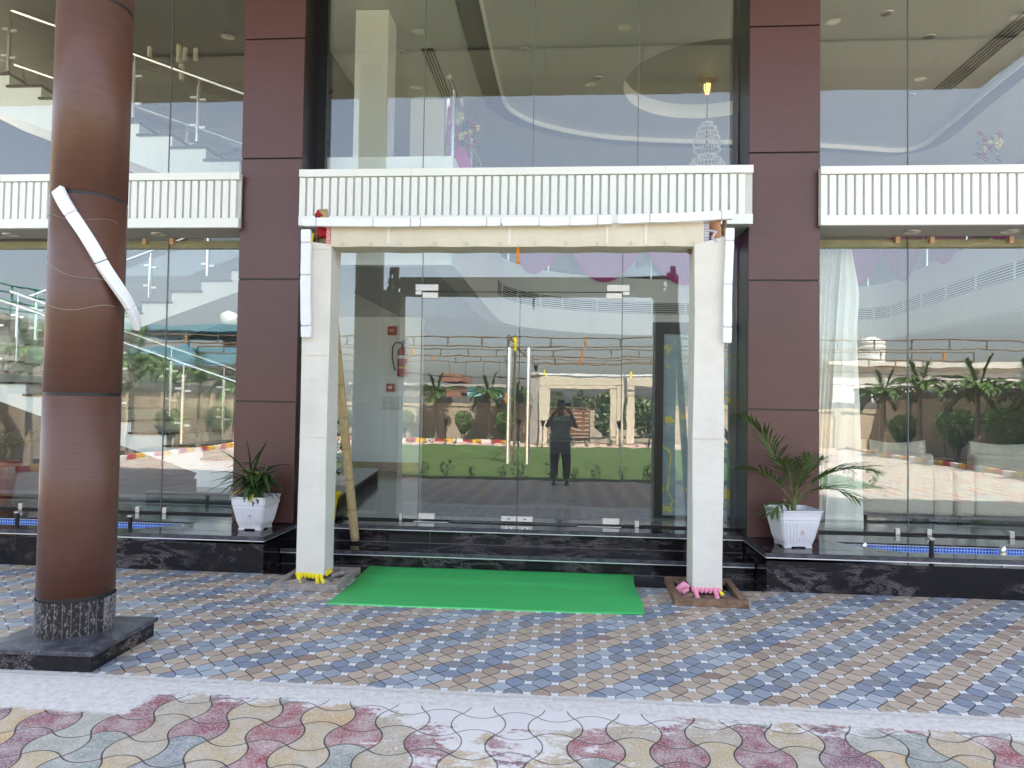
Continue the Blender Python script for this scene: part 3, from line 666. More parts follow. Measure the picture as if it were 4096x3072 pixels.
MB().lathe([(.2165, .125), (.2165, .345)], 60, smooth=True).build('stone_collar', 'flute', c0)
b = MB()
for a, z in zip([.367, 1.583, 2.790, 4.00, 5.21], [1.563, 2.770, 3.98, 5.19, 6.64]): b.lathe([(.204, a), (.212, a + .001), (.212, z - .001), (.204, z)], 96)
b.build('shaft', 'column', c0)
b = MB()
for z0, z1 in ((.344, .368), (1.562, 1.584), (2.769, 2.791), (3.979, 4.001), (5.189, 5.211)): b.lathe([(.2085, z0), (.2085, z1)], 64)
b.build('joint_ring', 'joint', c0)
# thin tie strings
b = MB()
def colpt(a, z, r=.2135): return (r * math.cos(a), r * math.sin(a), z)
for za, zb in ((2.64, 2.62), (2.37, 2.24), (2.08, 2.10)):
    b.tube([colpt(rad(200 + 8 * k), za + (zb - za) * k / 18 + .02 * math.sin(k * .45)) for k in range(20)], .0011, 4)
b.build('string', 'concrete', c0)
# foam strip wrapped round the column
fs = thing('foam_strip', 'long curved white foam strip tied slantwise on the round column', 'foam', (pc[0], pc[1], 0))
def foam_curved(p0, p1, name):
    vs = []; n = 10
    for i in range(n + 1):
        k = p0 + (p1 - p0) * i / n
        # centre line: starts flat on the front and swings off to the right
        a = rad(262 + 118 * k); z = 2.785 - .785 * k; off = .236 + (.055 * max(0, (k - .55)) / .45) + .012 * math.sin(k * 9)
        c = Vector((off * math.cos(a), off * math.sin(a), z)); nrm = Vector((math.cos(a), math.sin(a), 0)); tg = Vector((-math.sin(a), math.cos(a), 0))
        slope = .785; run = rad(118) * off
        d = (tg * run - Vector((0, 0, slope))).normalized(); s = nrm.cross(d).normalized()
        wv = .036
        for sx, sn in ((-1, -1), (1, -1), (1, 1), (-1, 1)): vs.append(c + s * sx * wv + nrm * sn * .017)
    f = [(0, 1, 2, 3), tuple(4 * n + q for q in (3, 2, 1, 0))]
    for i in range(n):
        for q in range(4): f.append((4 * i + q, 4 * i + 4 + q, 4 * i + 4 + (q + 1) % 4, 4 * i + (q + 1) % 4))
    MB().add(vs, f).build(name, 'foam', fs, bevel=.005)
for a, c in ((0, .185), (.19, .52), (.525, .85), (.855, 1.0)): foam_curved(a, c, 'foam_block')

# ================================================================== CLOTH-COVERED GATE FRAME
G = thing('cloth_portal', 'cream cloth covered temporary portal standing in front of the steps', 'portal', (-.5, 6.0, 0))
def gp(b, n, m, bevel=0): o = b.build(n, m, G, bevel=bevel); place(o, (.5, -6.0, 0)); return o
def pillar(xa, xb, ya, yb, z0, z1l, z1r, mat):
    n = 26; vs = []
    for i in range(n + 1):
        k = i / n; zz = lambda zt: z0 + (zt - z0) * k
        wob = .004 * math.sin(k * 9 + xa) + (R.random() - .5) * .002
        vs += [(xa + wob, ya - wob, zz(z1l)), (xb - wob, ya + wob * .4, zz(z1r)), (xb + wob, yb, zz(z1r)), (xa, yb, zz(z1l))]
    f = [(4 * i + q, 4 * i + (q + 1) % 4, 4 * i + 4 + (q + 1) % 4, 4 * i + 4 + q) for i in range(n) for q in range(4)]
    return MB().add(vs, f)
gp(pillar(-2.275, -2.035, 5.90, 6.16, .085, 2.935, 2.90, 0), 'pillar_cloth', 'white_cloth', .004)
gp(pillar(1.03, 1.275, 5.90, 6.16, .085, 2.895, 2.965, 0), 'pillar_cloth', 'white_cloth', .004)
# beam cloth with sagging hem
n = 48; vs = []
for i in range(n + 1):
    k = i / n; x = -2.045 + 3.15 * k; sg = .0035 * math.sin(k * 41) + .006 * math.sin(k * 3.1)
    vs += [(x, 5.905 + .004 * math.sin(k * 60), 2.885 - sg * .6), (x, 6.17, 2.89 - sg), (x, 6.17, 3.085), (x, 5.905, 3.082)]
f = [(0, 1, 2, 3)] + [(4 * i + q, 4 * i + 4 + q, 4 * i + 4 + (q + 1) % 4, 4 * i + (q + 1) % 4) for i in range(n) for q in range(4)] + [tuple(4 * n + q for q in (3, 2, 1, 0))]
gp(MB().add(vs, f), 'beam_cloth', 'cream_cloth', .004)
b = MB()
for i in range(12):
    x = -1.95 + i * .272 + R.uniform(-.03, .03)
    b.tube([(x, 5.899, 2.93), (x + .012, 5.897, 2.90), (x - .008, 5.896, 2.885), (x + .01, 5.90, 2.862)], .0018, 4); b.tube([(x - .02, 5.898, 2.915), (x + .02, 5.897, 2.90)], .0014, 4)
gp(b, 'tie_string', 'concrete')
b = MB()
for x in (-1.55, -.515, .30, .62): b.box(x, x + .022, 5.900, 5.9035, 2.90, 3.08)
for x0, x1, zz in ((-2.272, -2.04, 2.86), (-2.272, -2.04, 1.95), (-2.272, -2.04, 1.25), (1.035, 1.27, 1.30)): b.box(x0, x1, 5.8935, 5.8965, zz, zz + .008)
gp(b, 'seam', 'white_cloth')
b = MB()
for k in range(12): b.box(-2.085, -2.048, 5.90 + .002 * (k % 3), 5.97, 2.885 + k * .017, 2.900 + k * .017)
gp(b, 'coral_binding', 'coral', .004)
b = MB()
for k in range(9): b.box(1.105, 1.148, 5.905 + .002 * (k % 3), 5.97, 2.89 + k * .023, 2.911 + k * .023)
b.tube([(1.15, 5.93, 3.02), (1.20, 5.90, 3.00), (1.17, 5.90, 2.95), (1.21, 5.91, 2.92)], .014, 8)
gp(b, 'lilac_binding', 'lilac', .004)
# foot: metal legs with cloth ties
def foot(cx, cy, main, second):
    b = MB()
    for dx in (-.1, .1):
        for dy in (-.1, .1): b.tube([(cx + dx, cy + dy, .055), (cx + dx, cy + dy, .16)], .014, 8)
    b.tube([(cx - .1, cy - .1, .075), (cx + .1, cy - .1, .075)], .010, 8); b.tube([(cx + .1, cy - .1, .075), (cx + .1, cy + .1, .075)], .010, 8); b.tube([(cx - .1, cy - .1, .075), (cx - .1, cy + .1, .075)], .010, 8)
    gp(b, 'leg_frame', 'steel_frame')
    b = MB(); mb2 = MB()
    for i in range(7):
        x = cx - .115 + i * .034; dz = R.uniform(-.006, .006)
        b.tube([(x, cy - .122, .098 + dz), (x + .012, cy - .128, .075), (x + .004, cy - .122, .058 + dz)], [.016, .019, .014], 8)
    for x in (cx - .10, cx + .06): b.tube([(x, cy - .13, .085), (x + .015, cy - .15, .04), (x + .02, cy - .158, .012)], [.016, .019, .022], 8)
    for i in range(4): mb2.tube([(cx + .115, cy - .08 + i * .04, .105), (cx + .125, cy - .07 + i * .04, .07)], .014, 8)
    mb2.tube([(cx + .10, cy - .145, .075), (cx + .13, cy - .16, .035), (cx + .135, cy - .165, .010)], [.010, .020, .024], 8)
    gp(b, 'cloth_tie', main); gp(mb2, 'cloth_tie', second)
foot(-2.155, 6.03, 'yellow', 'yellow'); foot(1.15, 6.03, 'pink', 'yellow')
gp(MB().tube([(1.00, 5.90, .10), (.96, 5.87, .12), (.93, 5.88, .09), (.955, 5.88, .06), (1.0, 5.89, .085)], [.016, .030, .034, .030, .016], 10), 'cloth_knot', 'pink')
# poles standing up through the top corners
bl = MB(); bl.tube([(0, 0, 0), (-.07, -.93, 3.03)], [.043, .038], 14)
t1 = bl.build('bamboo_pole', 'bamboo', None, (-2.07, 6.90, .20)); tag(t1, 'leaning bamboo pole standing on the lower step behind the left pillar', 'pole')
bl = MB(); bl.tube([(0, 0, 0), (-.10, -.75, 3.02)], [.040, .036], 14)
t1 = bl.build('bamboo_pole', 'bamboo', None, (1.335, 6.84, .20)); tag(t1, 'bamboo pole mostly hidden behind the right pillar of the portal', 'pole')
b = MB(); b.tube([(-2.165, 6.02, 3.225), (-2.165, 6.02, 3.19)], .05, 12); b.tube([(-2.17, 6.0, 3.20), (-2.16, 6.0, 3.16)], [.055, .06], 12); b.tube([(-2.15, 5.99, 3.05), (-2.13, 5.99, 2.99)], [.055, .045], 12); b.tube([(-2.17, 5.96, 3.06), (-2.12, 5.95, 3.02), (-2.10, 5.96, 3.00)], .03, 8)
gp(b, 'red_wrap', 'red_cloth')
b = MB(); pts = [(1.235 - .002 * k, 6.02, 2.90 + .022 * k) for k in range(13)]; b.tube(pts, [.047 + .006 * math.sin(k * 2.1) for k in range(13)], 14); gp(b, 'peach_wrap', 'peach')
b = MB(); b.tube([(-2.21, 6.02, 2.9), (-2.20, 6.02, 3.16)], .014, 10); b.tube([(1.295, 6.02, 2.9), (1.295, 6.02, 3.14)], .018, 10); b.tube([(1.0, 6.03, 2.86), (1.12, 6.03, 2.90)], .02, 10); gp(b, 'pole_end', 'rust_pole')
b = MB(); b.tube([(-2.225, 5.98, 3.02), (-2.235, 5.98, 2.95), (-2.232, 5.97, 2.90)], .009, 6); b.tube([(1.22, 5.97, 3.12), (1.25, 5.965, 3.14), (1.27, 5.97, 3.12)], .016, 6); gp(b, 'yellow_tie', 'yellow')
# foam strips on the portal
def foam(label, p0, p1, joints, w=.037):
    p0 = Vector(p0); p1 = Vector(p1); t = thing('foam_strip', label, 'foam', p0); d = p1 - p0; L = d.length; dn = d.normalized(); s = dn.cross(Vector((0, 1, 0))).normalized()
    js = [0] + joints + [1]
    for a, c in zip(js[:-1], js[1:]):
        vs = []; nn = 8
        for i in range(nn + 1):
            k = a + (c - a) * (i / nn); q = dn * (k * L + (.0012 if i == 0 else -.0012 if i == nn else 0)); wv = w * (1 - .06 * (i in (0, nn)) + .02 * math.sin(k * 17)); off = s * .0028 * math.sin(k * 7 + L)
            for sx, sy in ((-1, -1), (1, -1), (1, 1), (-1, 1)): vs.append(q + off + s * sx * wv + Vector((0, sy * .020, 0)))
        f = [(0, 1, 2, 3), tuple(4 * nn + q for q in (3, 2, 1, 0))] + [(4 * i + q, 4 * i + 4 + q, 4 * i + 4 + (q + 1) % 4, 4 * i + (q + 1) % 4) for i in range(nn) for q in range(4)]
        MB().add(vs, f).build('foam_block', 'foam', t, bevel=.005)
    b = MB()
    for j in joints: b.tube([dn * j * L + s * w * 1.02 + Vector((0, -.021, 0)), dn * (j * L + .01) + Vector((0, -.022, 0)), dn * j * L - s * w * 1.02 + Vector((0, -.021, 0))], .0013, 4)
    b.build('string', 'concrete', t)
foam('left white foam strip lying along the top of the portal beam', (-2.275, 5.86, 3.083), (-.575, 5.86, 3.077), [.07, .36, .55, .6, .93])
foam('middle white foam strip along the top of the portal beam', (-.565, 5.86, 3.077), (.347, 5.86, 3.088), [.34, .62, .87])
foam('right white foam strip rising to the right on the portal beam', (.392, 5.86, 3.092), (1.325, 5.86, 3.128), [.28, .90])
foam('vertical white foam strip on the outer edge of the left pillar', (-2.245, 5.855, 3.02), (-2.222, 5.855, 2.095), [.12, .42, .89], .042)
foam('vertical white foam strip on the outer edge of the right pillar', (1.300, 5.855, 3.02), (1.283, 5.855, 2.08), [.11, .49, .86], .034)
# marigold string
mg = thing('marigold_string', 'short string of orange marigolds hanging from the portal beam', 'garland', (-.43, 5.90, 2.90)); b = MB()
for k in range(7):
    z = -.035 - k * .020; b.lathe([(.002, z + .010), (.013, z + .006), (.015, z), (.012, z - .006), (.002, z - .010)], 10)
b.build('flower', 'orange', mg); MB().tube([(0, 0, .02), (0, 0, -.20)], .0015, 4).build('string', 'concrete', mg)
# base frames
def base_frame(label, mat, x0, x1, y0, y1, rot):
    cx, cy = (x0 + x1) / 2, (y0 + y1) / 2; hx, hy = (x1 - x0) / 2, (y1 - y0) / 2
    t = thing('base_frame', label, 'frame', (cx, cy, .004), rad(rot))
    MB().box(-hx, hx, -hy, -hy + .055, 0, .055).build('rail', mat, t, bevel=.003); MB().box(-hx, hx, hy - .055, hy, 0, .055).build('rail', mat, t, bevel=.003)
    MB().box(-hx, -hx + .055, -hy + .056, hy - .056, 0, .054).build('rail', mat, t, bevel=.003); MB().box(hx - .055, hx, -hy + .056, hy - .056, 0, .054).build('rail', mat, t, bevel=.003)
    b = MB(); b.tube([(-hx + .05, -hy + .05, .03), (-.08, -.08, .03)], .022, 6); b.tube([(hx - .05, -hy + .05, .03), (.08, -.08, .03)], .022, 6); b.tube([(-hx + .05, hy - .05, .03), (-.08, .08, .03)], .022, 6); b.tube([(hx - .05, hy - .05, .03), (.08, .08, .03)], .022, 6)
    b.box(-.11, .11, -.13, .11, .0, .028); b.build('brace', mat, t)
base_frame('grey weathered square base frame under the left pillar', 'steel_frame', -2.40, -1.845, 5.68, 6.34, 0)
base_frame('rusty brown square base frame under the right pillar', 'wood_frame', .865, 1.435, 5.66, 6.40, -1.5)

# mat
n = 30; vs = []
for i in range(n + 1):
    k = i / n; xa = -1.815 + (-.005) * k; xb = .592 + .025 * k + .012 * math.sin(k * 7); y = 5.345 + 1.24 * k; yb = 5.375 + 1.21 * k
    lift = .006 + .004 * math.sin(k * 5)
    for j in range(9):
        q = j / 8; vs.append((xa + (xb - xa) * q, y + (yb - y) * q, (.007 + .014 * min(1, max(0, (y - 6.05) / .12))) + (lift if j == 8 else .0015 * math.sin(j * 2 + k * 9) + .0015)))
f = [(9 * i + j, 9 * i + j + 1, 9 * i + j + 10, 9 * i + j + 9) for i in range(n) for j in range(8)]
me = MB().add(vs, f, smooth=True).build('door_mat', 'mat'); sm_ = me.modifiers.new('s', 'SOLIDIFY'); sm_.thickness = .006; tag(me, 'bright green plastic mat spread in front of the entrance steps', 'mat')

# ================================================================== POTS AND POTTED PLANTS
def square_pot(label, loc, rz, hb, ht, h):
    t = thing('plant_pot', label, 'pot', loc, rz)
    def ring(hw, z, cr=.12):
        c = hw * cr; return [(-hw + c, -hw, z), (hw - c, -hw, z), (hw, -hw + c, z), (hw, hw - c, z), (hw - c, hw, z), (-hw + c, hw, z), (-hw, hw - c, z), (-hw, -hw + c, z)]
    prof = [(hb, .012), (hb * 1.03, .03), (hb * 1.17, h * .25), (hb * 1.32, h * .5), (hb * 1.42, h * .66), (hb * 1.44, h * .74), (hb * 1.49, h * .745), (hb * 1.50, h * .84), (ht * .96, h * .94), (ht, h * .985), (ht, h), (ht * .95, h), (ht * .90, h * .93), (hb * 1.38, h * .80)]
    b = MB(); vs = [];
    for hw, z in prof: vs += ring(hw, z)
    L = len(prof); f = [(8 * i + q, 8 * i + (q + 1) % 8, 8 * i + 8 + (q + 1) % 8, 8 * i + 8 + q) for i in range(L - 1) for q in range(8)] + [tuple(range(7, -1, -1))]
    b.add(vs, f, smooth=False)
    for sx in (-1, 1):
        for sy in (-1, 1): b.box(sx * hb * .75 - .03, sx * hb * .75 + .03, sy * hb * .75 - .03, sy * hb * .75 + .03, 0, .014)
    b.build('pot_body', 'white_pot', t, bevel=.003)
    b = MB()
    for k in range(9):
        for ax in range(4):
            q = -.75 + k * .19; a = [(hb * 1.04, .05), (hb * 1.17, h * .25), (hb * 1.32, h * .5), (hb * 1.42, h * .68)]
            pts = []
            for hw, z in a:
                p = Vector((q * hw, -hw - .001, z)); pts.append(Matrix.Rotation(ax * math.pi / 2, 4, 'Z') @ p)
            b.tube(pts, .0055, 5)
    b.build('flute', 'white_pot', t)
    MB().prism([(-.9 * ht + .02, -.9 * ht + .02), (.9 * ht - .02, -.9 * ht + .02), (.9 * ht - .02, .9 * ht - .02), (-.9 * ht + .02, .9 * ht - .02)], h * .82, h * .86).build('soil', 'soil', t)
    b = MB(); hw = hb * 1.27
    b.lathe([(.018, 0), (.018, .001)], 18, T=Matrix.Translation((.02, -hw - .008, h * .44)) @ Matrix.Rotation(rad(80), 4, 'X')); b.lathe([(0.0001, .0012), (.018, .0011)], 18, T=Matrix.Translation((.02, -hw - .008, h * .44)) @ Matrix.Rotation(rad(80), 4, 'X'))
    b.lathe([(.0001, .0022), (.008, .0021)], 10, mi=1, T=Matrix.Translation((.02, -hw - .008, h * .44)) @ Matrix.Rotation(rad(80), 4, 'X'))
    b.lathe([(.015, .0023), (.0175, .0024)], 18, mi=2, T=Matrix.Translation((.02, -hw - .008, h * .44)) @ Matrix.Rotation(rad(80), 4, 'X'))
    b.build('sticker', ['label_white', 'black_metal', 'red'], t)
    return t
square_pot('square white plastic pot under the bushy lance leaved plant', (-2.955, 6.60, FZ), rad(-4), .112, .178, .315)
square_pot('square white plastic pot under the feathery palm', (2.03, 6.56, FZ), rad(6), .122, .198, .335)

def blade(b, p0, d, L, w, droop, mi=0, n=6, roll=0.0, fold=.25):
    d = Vector(d).normalized(); p = Vector(p0); pts = []
    side = d.cross(Vector((0, 0, 1))); side = side.normalized() if side.length > .05 else Vector((1, 0, 0))
    vs = []; dd = d.copy()
    for i in range(n + 1):
        k = i / n; ww = w * math.sin(math.pi * min(1, .12 + k * .88)) ** .8 if k < 1 else .0005
        s = Matrix.Rotation(roll, 3, dd) @ side; nrm = s.cross(dd).normalized()
        vs += [p - s * ww + nrm * ww * fold, p, p + s * ww + nrm * ww * fold]
        p = p + dd * (L / n); dd = (dd + Vector((0, 0, -droop / n))).normalized()
    f = []
    for i in range(n): f += [(3 * i, 3 * i + 1, 3 * i + 4, 3 * i + 3), (3 * i + 1, 3 * i + 2, 3 * i + 5, 3 * i + 4)]
    b.add(vs, f, mi, True)
def frond(b, pts, leaf, wleaf, nl, mi=0, mis=1, droop=.5, ang=55, stemr=.006, start=.25):
    """pinnate frond along a polyline"""
    pts = [Vector(p) for p in pts]; 
    def at(k):
        x = k * (len(pts) - 1); i = min(int(x), len(pts) - 2); return pts[i].lerp(pts[i + 1], x - i), (pts[i + 1] - pts[i]).normalized()
    sm = [at(i / 14)[0] for i in range(15)]
    b.tube(sm, [stemr * (1 - .75 * i / 14) for i in range(15)], 5, mis)
    for i in range(nl):
        k = start + (1 - start) * i / (nl - 1); p, d = at(min(k, .999)); s = d.cross(Vector((0, 0, 1)))
        if s.length < .1: s = Vector((1, 0, 0))
        s.normalize(); upv = s.cross(d).normalized()
        Lf = leaf * (math.sin(math.pi * (.18 + .70 * (k - start) / (1 - start)))) * R.uniform(.85, 1.1)
        for sg in (-1, 1):
            a = rad(ang * R.uniform(.85, 1.1) * (1 - .5 * (k - start) / (1 - start))); dr = d * math.cos(a) + s * sg * math.sin(a) + upv * R.uniform(.05, .30)
            blade(b, p, dr, Lf, wleaf, droop * R.uniform(.6, 1.3), mi, n=4, fold=.4)
def arc(p0, d, L, droop, n=8):
    p = Vector(p0); d = Vector(d).normalized(); out = [p.copy()]
    for i in range(n):
        p = p + d * (L / n); d = (d + Vector((0, 0, -droop / n))).normalized(); out.append(p.copy())
    return out
# right palm
pt = thing('potted_palm', 'feathery young palm in the white pot by the right pier', 'plant', (2.03, 6.56, FZ + .27))
b = MB(); frs = [((.02, -.01, .1), (-.38, -.15, 1), .95, .95), ((0, 0, .1), (-.62, -.30, .9), .66, 1.1), ((0.02, 0, .1), (.50, -.35, 1.0), .80, 1.55), ((0, -.01, .05), (-.55, -.55, .55), .42, 1.5), ((0.03, 0, .1), (.45, -.5, .75), .60, 1.6), ((0, 0, .1), (.10, -.3, 1), .50, 1.0), ((0, 0, .1), (-.22, -.45, 1), .62, 1.2), ((0, .0, .1), (.35, .1, 1), .50, 1.2)]
for p0, d, L, dr in frs:
    frond(b, arc(p0, d, L * .98, dr), .30 * min(1, L / .7 + .1), .0085, 24 if L > .6 else 15, 0, 1, .65, 50, .009, .30)
b.build('frond', ['leaf_palm', 'stem'], pt)
MB().tube([(0, 0, -.01), (.01, 0, .12), (.02, -.005, .25)], [.026, .021, .012], 10).tube([(-.03, 0, -.01), (-.05, -.02, .08), (-.10, -.05, .15)], .010, 8).build('stem', 'stem', pt)
# left bushy plant
pt = thing('potted_plant', 'bushy plant with dark lance shaped leaves by the left pier', 'plant', (-2.955, 6.60, FZ + .26))
b = MB()
for i in range(17):
    a = R.uniform(0, 6.28); rr = R.uniform(.01, .08); h = R.uniform(.12, .36); base = Vector((rr * math.cos(a), rr * math.sin(a), 0)); top = base + Vector((R.uniform(-.17, .10), R.uniform(-.07, .05), h))
    b.tube([base, top], .005, 5, 1)
    for k in range(6):
        an = R.uniform(0, 6.28); q = top.lerp(base, R.uniform(0, .4)); mi = 2 if R.random() < .02 else 0
        blade(b, q, (math.cos(an), math.sin(an) * .7 - .15, R.uniform(-.35, .55)), R.uniform(.17, .30), R.uniform(.016, .026), R.uniform(.6, 1.6), mi, 6, R.uniform(-.3, .3))
for d, L in (((-1, -.2, .35), .40), ((-1, -.3, .12), .42), ((-1, .1, .55), .44), ((-.7, 0, 1.1), .42), ((-.1, 0, 1), .38), ((.8, -.2, .6), .36), ((.25, -.05, 1), .40)):
    blade(b, (-.05, 0, .18), d, L * 1.1, .022, .9, 0, 8)
blade(b, (-.05, -.02, .34), (.62, -.1, .85), .26, .018, .1, 0, 7); blade(b, (-.08, -.1, .12), (-.6, -.6, -.1), .18, .016, 1.6, 2, 6); blade(b, (.03, -.12, .08), (.1, -.8, .1), .13, .018, 2.2, 2, 6)
b.build('leaf', ['leaf_dark', 'stem', 'leaf_yellow'], pt)
# yellow pot with shrub behind the left pillar
yp = thing('plant_pot', 'yellow fluted pot partly hidden behind the left pillar', 'pot', (-2.44, 7.10, FZ))
b = MB(); n = 36; prof = [(.085, 0), (.090, .02), (.097, .12), (.115, .22), (.150, .285), (.152, .297), (.14, .297), (.10, .20)]; vs = []
for r, z in prof:
    for k in range(n): rr = r + (.003 if k % 2 and .01 < z < .28 else 0); vs.append((rr * math.cos(6.2832 * k / n), rr * math.sin(6.2832 * k / n), z))
b.add(vs, [(i * n + k, i * n + (k + 1) % n, (i + 1) * n + (k + 1) % n, (i + 1) * n + k) for i in range(len(prof) - 1) for k in range(n)], smooth=False); b.build('pot_body', 'yellow_pot', yp)
MB().lathe([(.001, .25), (.13, .25)], 20).build('soil', 'soil', yp)
yv = thing('potted_shrub', 'leafy climbing shrub rising from the yellow pot behind the left pillar', 'plant', (-2.44, 7.10, FZ + .24)); b = MB()
for i in range(4):
    pts = [(0, 0, 0)]; x = R.uniform(-.06, .06)
    for k in range(1, 8): pts.append((x + R.uniform(-.10, .16) * k / 7, R.uniform(-.05, .05), .13 * k))
    b.tube(pts, .004, 5, 1)
    for p in pts[2:]:
        for q in range(5): an = R.uniform(0, 6.28); blade(b, p, (math.cos(an), math.sin(an) * .6, R.uniform(-.3, .6)), R.uniform(.07, .12), .018, 1.0, 0, 4)
b.build('foliage', ['leaf_dark', 'stem'], yv)

# ================================================================== HALL INTERIOR
struct(MB().box(-9.4, 13, GY + .03, 18.4, FZ - .2, FZ).build('floor', 'floor'))
b = MB()
b.box(-9.3, 12.8, 18.0, 18.2, FZ, 6.6); b.box(-9.4, -9.2, 10.6, 18, FZ, 6.6)
b.box(12.6, 12.8, 7.5, 18, FZ, 1.2); b.box(12.6, 12.8, 12.0, 18, 1.2, 6.6)
bp(b, 'rear_wall', 'plaster_grey')  # side walls left open out of view to let sky light in
bp(MB().box(-4.3, -2.62, 12.5, 12.75, FZ, 3.10), 'partition_wall', simple('bright_white_wall', (.93, .94, .93), .6, var=.02, scale=1.2))
bp(MB().box(-4.3, -2.62, 12.49, 12.497, FZ, FZ + .16), 'skirting', 'path')
bp(MB().box(-9.3, -4.5, 11.2, 11.3, FZ, 2.3), 'partition_wall', 'plaster_grey'); bp(MB().box(-9.3, -4.6, 12.0, 12.2, 3.2, 6.39), 'stair_back_wall', 'joint_and_shade')  # stair back wall painted dark to stand in for dim interior
path = [(-1.25, 7.55), (-1.25, 12.4), (-1.14, 13.0), (-.7, 13.75), (.2, 14.45), (1.2, 14.8), (2.6, 15.0), (4.0, 15.15), (5.4, 15.5), (6.2, 15.75), (6.62, 15.4), (6.6, 14.4), (6.45, 12.4), (6.4, 10.5), (6.4, 7.55)]
def smooth_path(p, it=2):
    for _ in range(it):
        q = [p[0]]
        for a, c in zip(p[:-1], p[1:]): q += [(a[0] * .75 + c[0] * .25, a[1] * .75 + c[1] * .25), (a[0] * .25 + c[0] * .75, a[1] * .25 + c[1] * .75)]
        p = q + [p[-1]]
    return p
sp = smooth_path(path)
def offset(p, d):
    out = []
    for i in range(len(p)):
        a = Vector(p[max(i - 1, 0)]); c = Vector(p[min(i + 1, len(p) - 1)]); t = (c - a).normalized(); out.append((p[i][0] + t.y * d, p[i][1] - t.x * d))   # positive d = towards the void
    return out
def ribbon(p, z0, z1, thick):
    q = offset(p, -thick); vs = []
    for a, c in zip(p, q): vs += [(a[0], a[1], z0), (a[0], a[1], z1), (c[0], c[1], z1), (c[0], c[1], z0)]
    n = len(p); f = [(4 * i + k, 4 * i + (k + 1) % 4, 4 * i + 4 + (k + 1) % 4, 4 * i + 4 + k) for i in range(n - 1) for k in range(4)] + [(0, 1, 2, 3), tuple(4 * (n - 1) + k for k in (3, 2, 1, 0))]
    return MB().add(vs, f)
mz = bp(ribbon(sp, 3.05, 4.22, .25), 'mezzanine_fascia', 'plaster')
# slab behind the fascia
b = MB(); q = offset(sp, -.26); qn = [(-1.51, 7.55)] + q[1:-1] + [(6.66, 7.55)]
vs = []; 
for a in q:
    out = (-3.1 if a[0] < 0 and a[1] < 13 else a[0], a[1]) if a[1] < 13 and a[0] < 3 else ((12.5, a[1]) if a[0] > 5.9 and a[1] < 15.2 else (a[0], 17.9))
    vs += [(a[0], a[1], 3.14), (out[0], out[1], 3.14), (out[0], out[1], 3.95), (a[0], a[1], 3.95)]
n = len(q); f = [(4 * i + k, 4 * i + (k + 1) % 4, 4 * i + 4 + (k + 1) % 4, 4 * i + 4 + k) for i in range(n - 1) for k in range(4)]
f += [(0, 1, 2, 3), tuple(4 * (n - 1) + k for k in (3, 2, 1, 0))]
bp(MB().add(vs, f), 'mezzanine_slab', 'ceiling')
bp(MB().box(-2.95, -1.252, 7.42, 7.548, 3.03, 4.20), 'mezzanine_front', 'plaster')
b = MB(); b.box(-4.35, -1.55, 12.9, 17.9, 3.14, 3.95); b.box(6.7, 12.5, 15.1, 17.9, 3.14, 3.95); bp(b, 'mezzanine_slab', 'ceiling')
# grilles
gr = ribbon(offset(sp, .006)[6:], 3.49, 3.73, .005); g0 = gr.build('air_grille', 'black_metal', mz); 
b = MB(); go = offset(sp, .016)[6:]
for k in range(6):
    z = 3.50 + k * .040
    for a, c in zip(go[:-1], go[1:]):
        b.add([(a[0], a[1], z), (c[0], c[1], z), (c[0], c[1], z + .013), (a[0], a[1], z + .013)], [(0, 1, 2, 3)])
acc = 0
for a, c in zip(go[:-1], go[1:]):
    acc += math.dist(a, c)
    if acc > .55: acc = 0; b.box(a[0] - .012, a[0] + .012, a[1] - .012, a[1] + .012, 3.48, 3.74)
b.build('grille_slat', 'plaster', mz)
# railing on the mezzanine edge
ro = offset(sp, -.08); b = MB(); b.tube([(x, y, 5.12) for x, y in ro], .028, 8); bp(b, 'handrail', 'steel')
b = MB(); acc = .6; posts = []
for a, c in zip(ro[:-1], ro[1:]):
    acc += math.dist(a, c)
    if acc > 1.05: acc = 0; posts.append(a); b.tube([(a[0], a[1], 4.2), (a[0], a[1], 5.10)], .022, 8)
bp(b, 'railing_post', 'steel')
bp(ribbon(offset(sp, -.075), 4.30, 5.00, .01), 'railing_glass', 'clear')
# drapes swagged on the railing
ds = thing('sheer_drape', 'magenta sheer drapes swagged along the curved gallery railing', 'drape', (2, 13, 4.2)); b = MB(); do = offset(sp, .03)
def along(p, s):
    for a, c in zip(p[:-1], p[1:]):
        L = math.dist(a, c)
        if s <= L: return (a[0] + (c[0] - a[0]) * s / L, a[1] + (c[1] - a[1]) * s / L)
        s -= L
    return p[-1]
tot = sum(math.dist(a, c) for a, c in zip(do[:-1], do[1:])); s = 5.3
while s < tot - 4.2:
    W = 1.75; n = 16; vs = []
    for i in range(n + 1):
        k = i / n; x, y = along(do, s + W * k); dep = 4 * k * (1 - k)
        rip = .03 * math.sin(k * 30)
        vs += [(x, y - rip, 5.14), (x, y - .02 + rip, 5.10 - .42 * dep - .05), (x, y - .03, 5.06 - .72 * dep - .12), (x, y - .03, 5.02 - .78 * dep - .14)]
    for j, mi in ((0, 0), (1, 0), (2, 1)): b.add([v for v in vs], [(4 * i + j, 4 * i + 4 + j, 4 * i + 5 + j, 4 * i + 1 + j) for i in range(n)], mi, True)
    s += W
place(b.build('swag', ['drape', 'drape2'], ds), (-2, -13, -4.2))
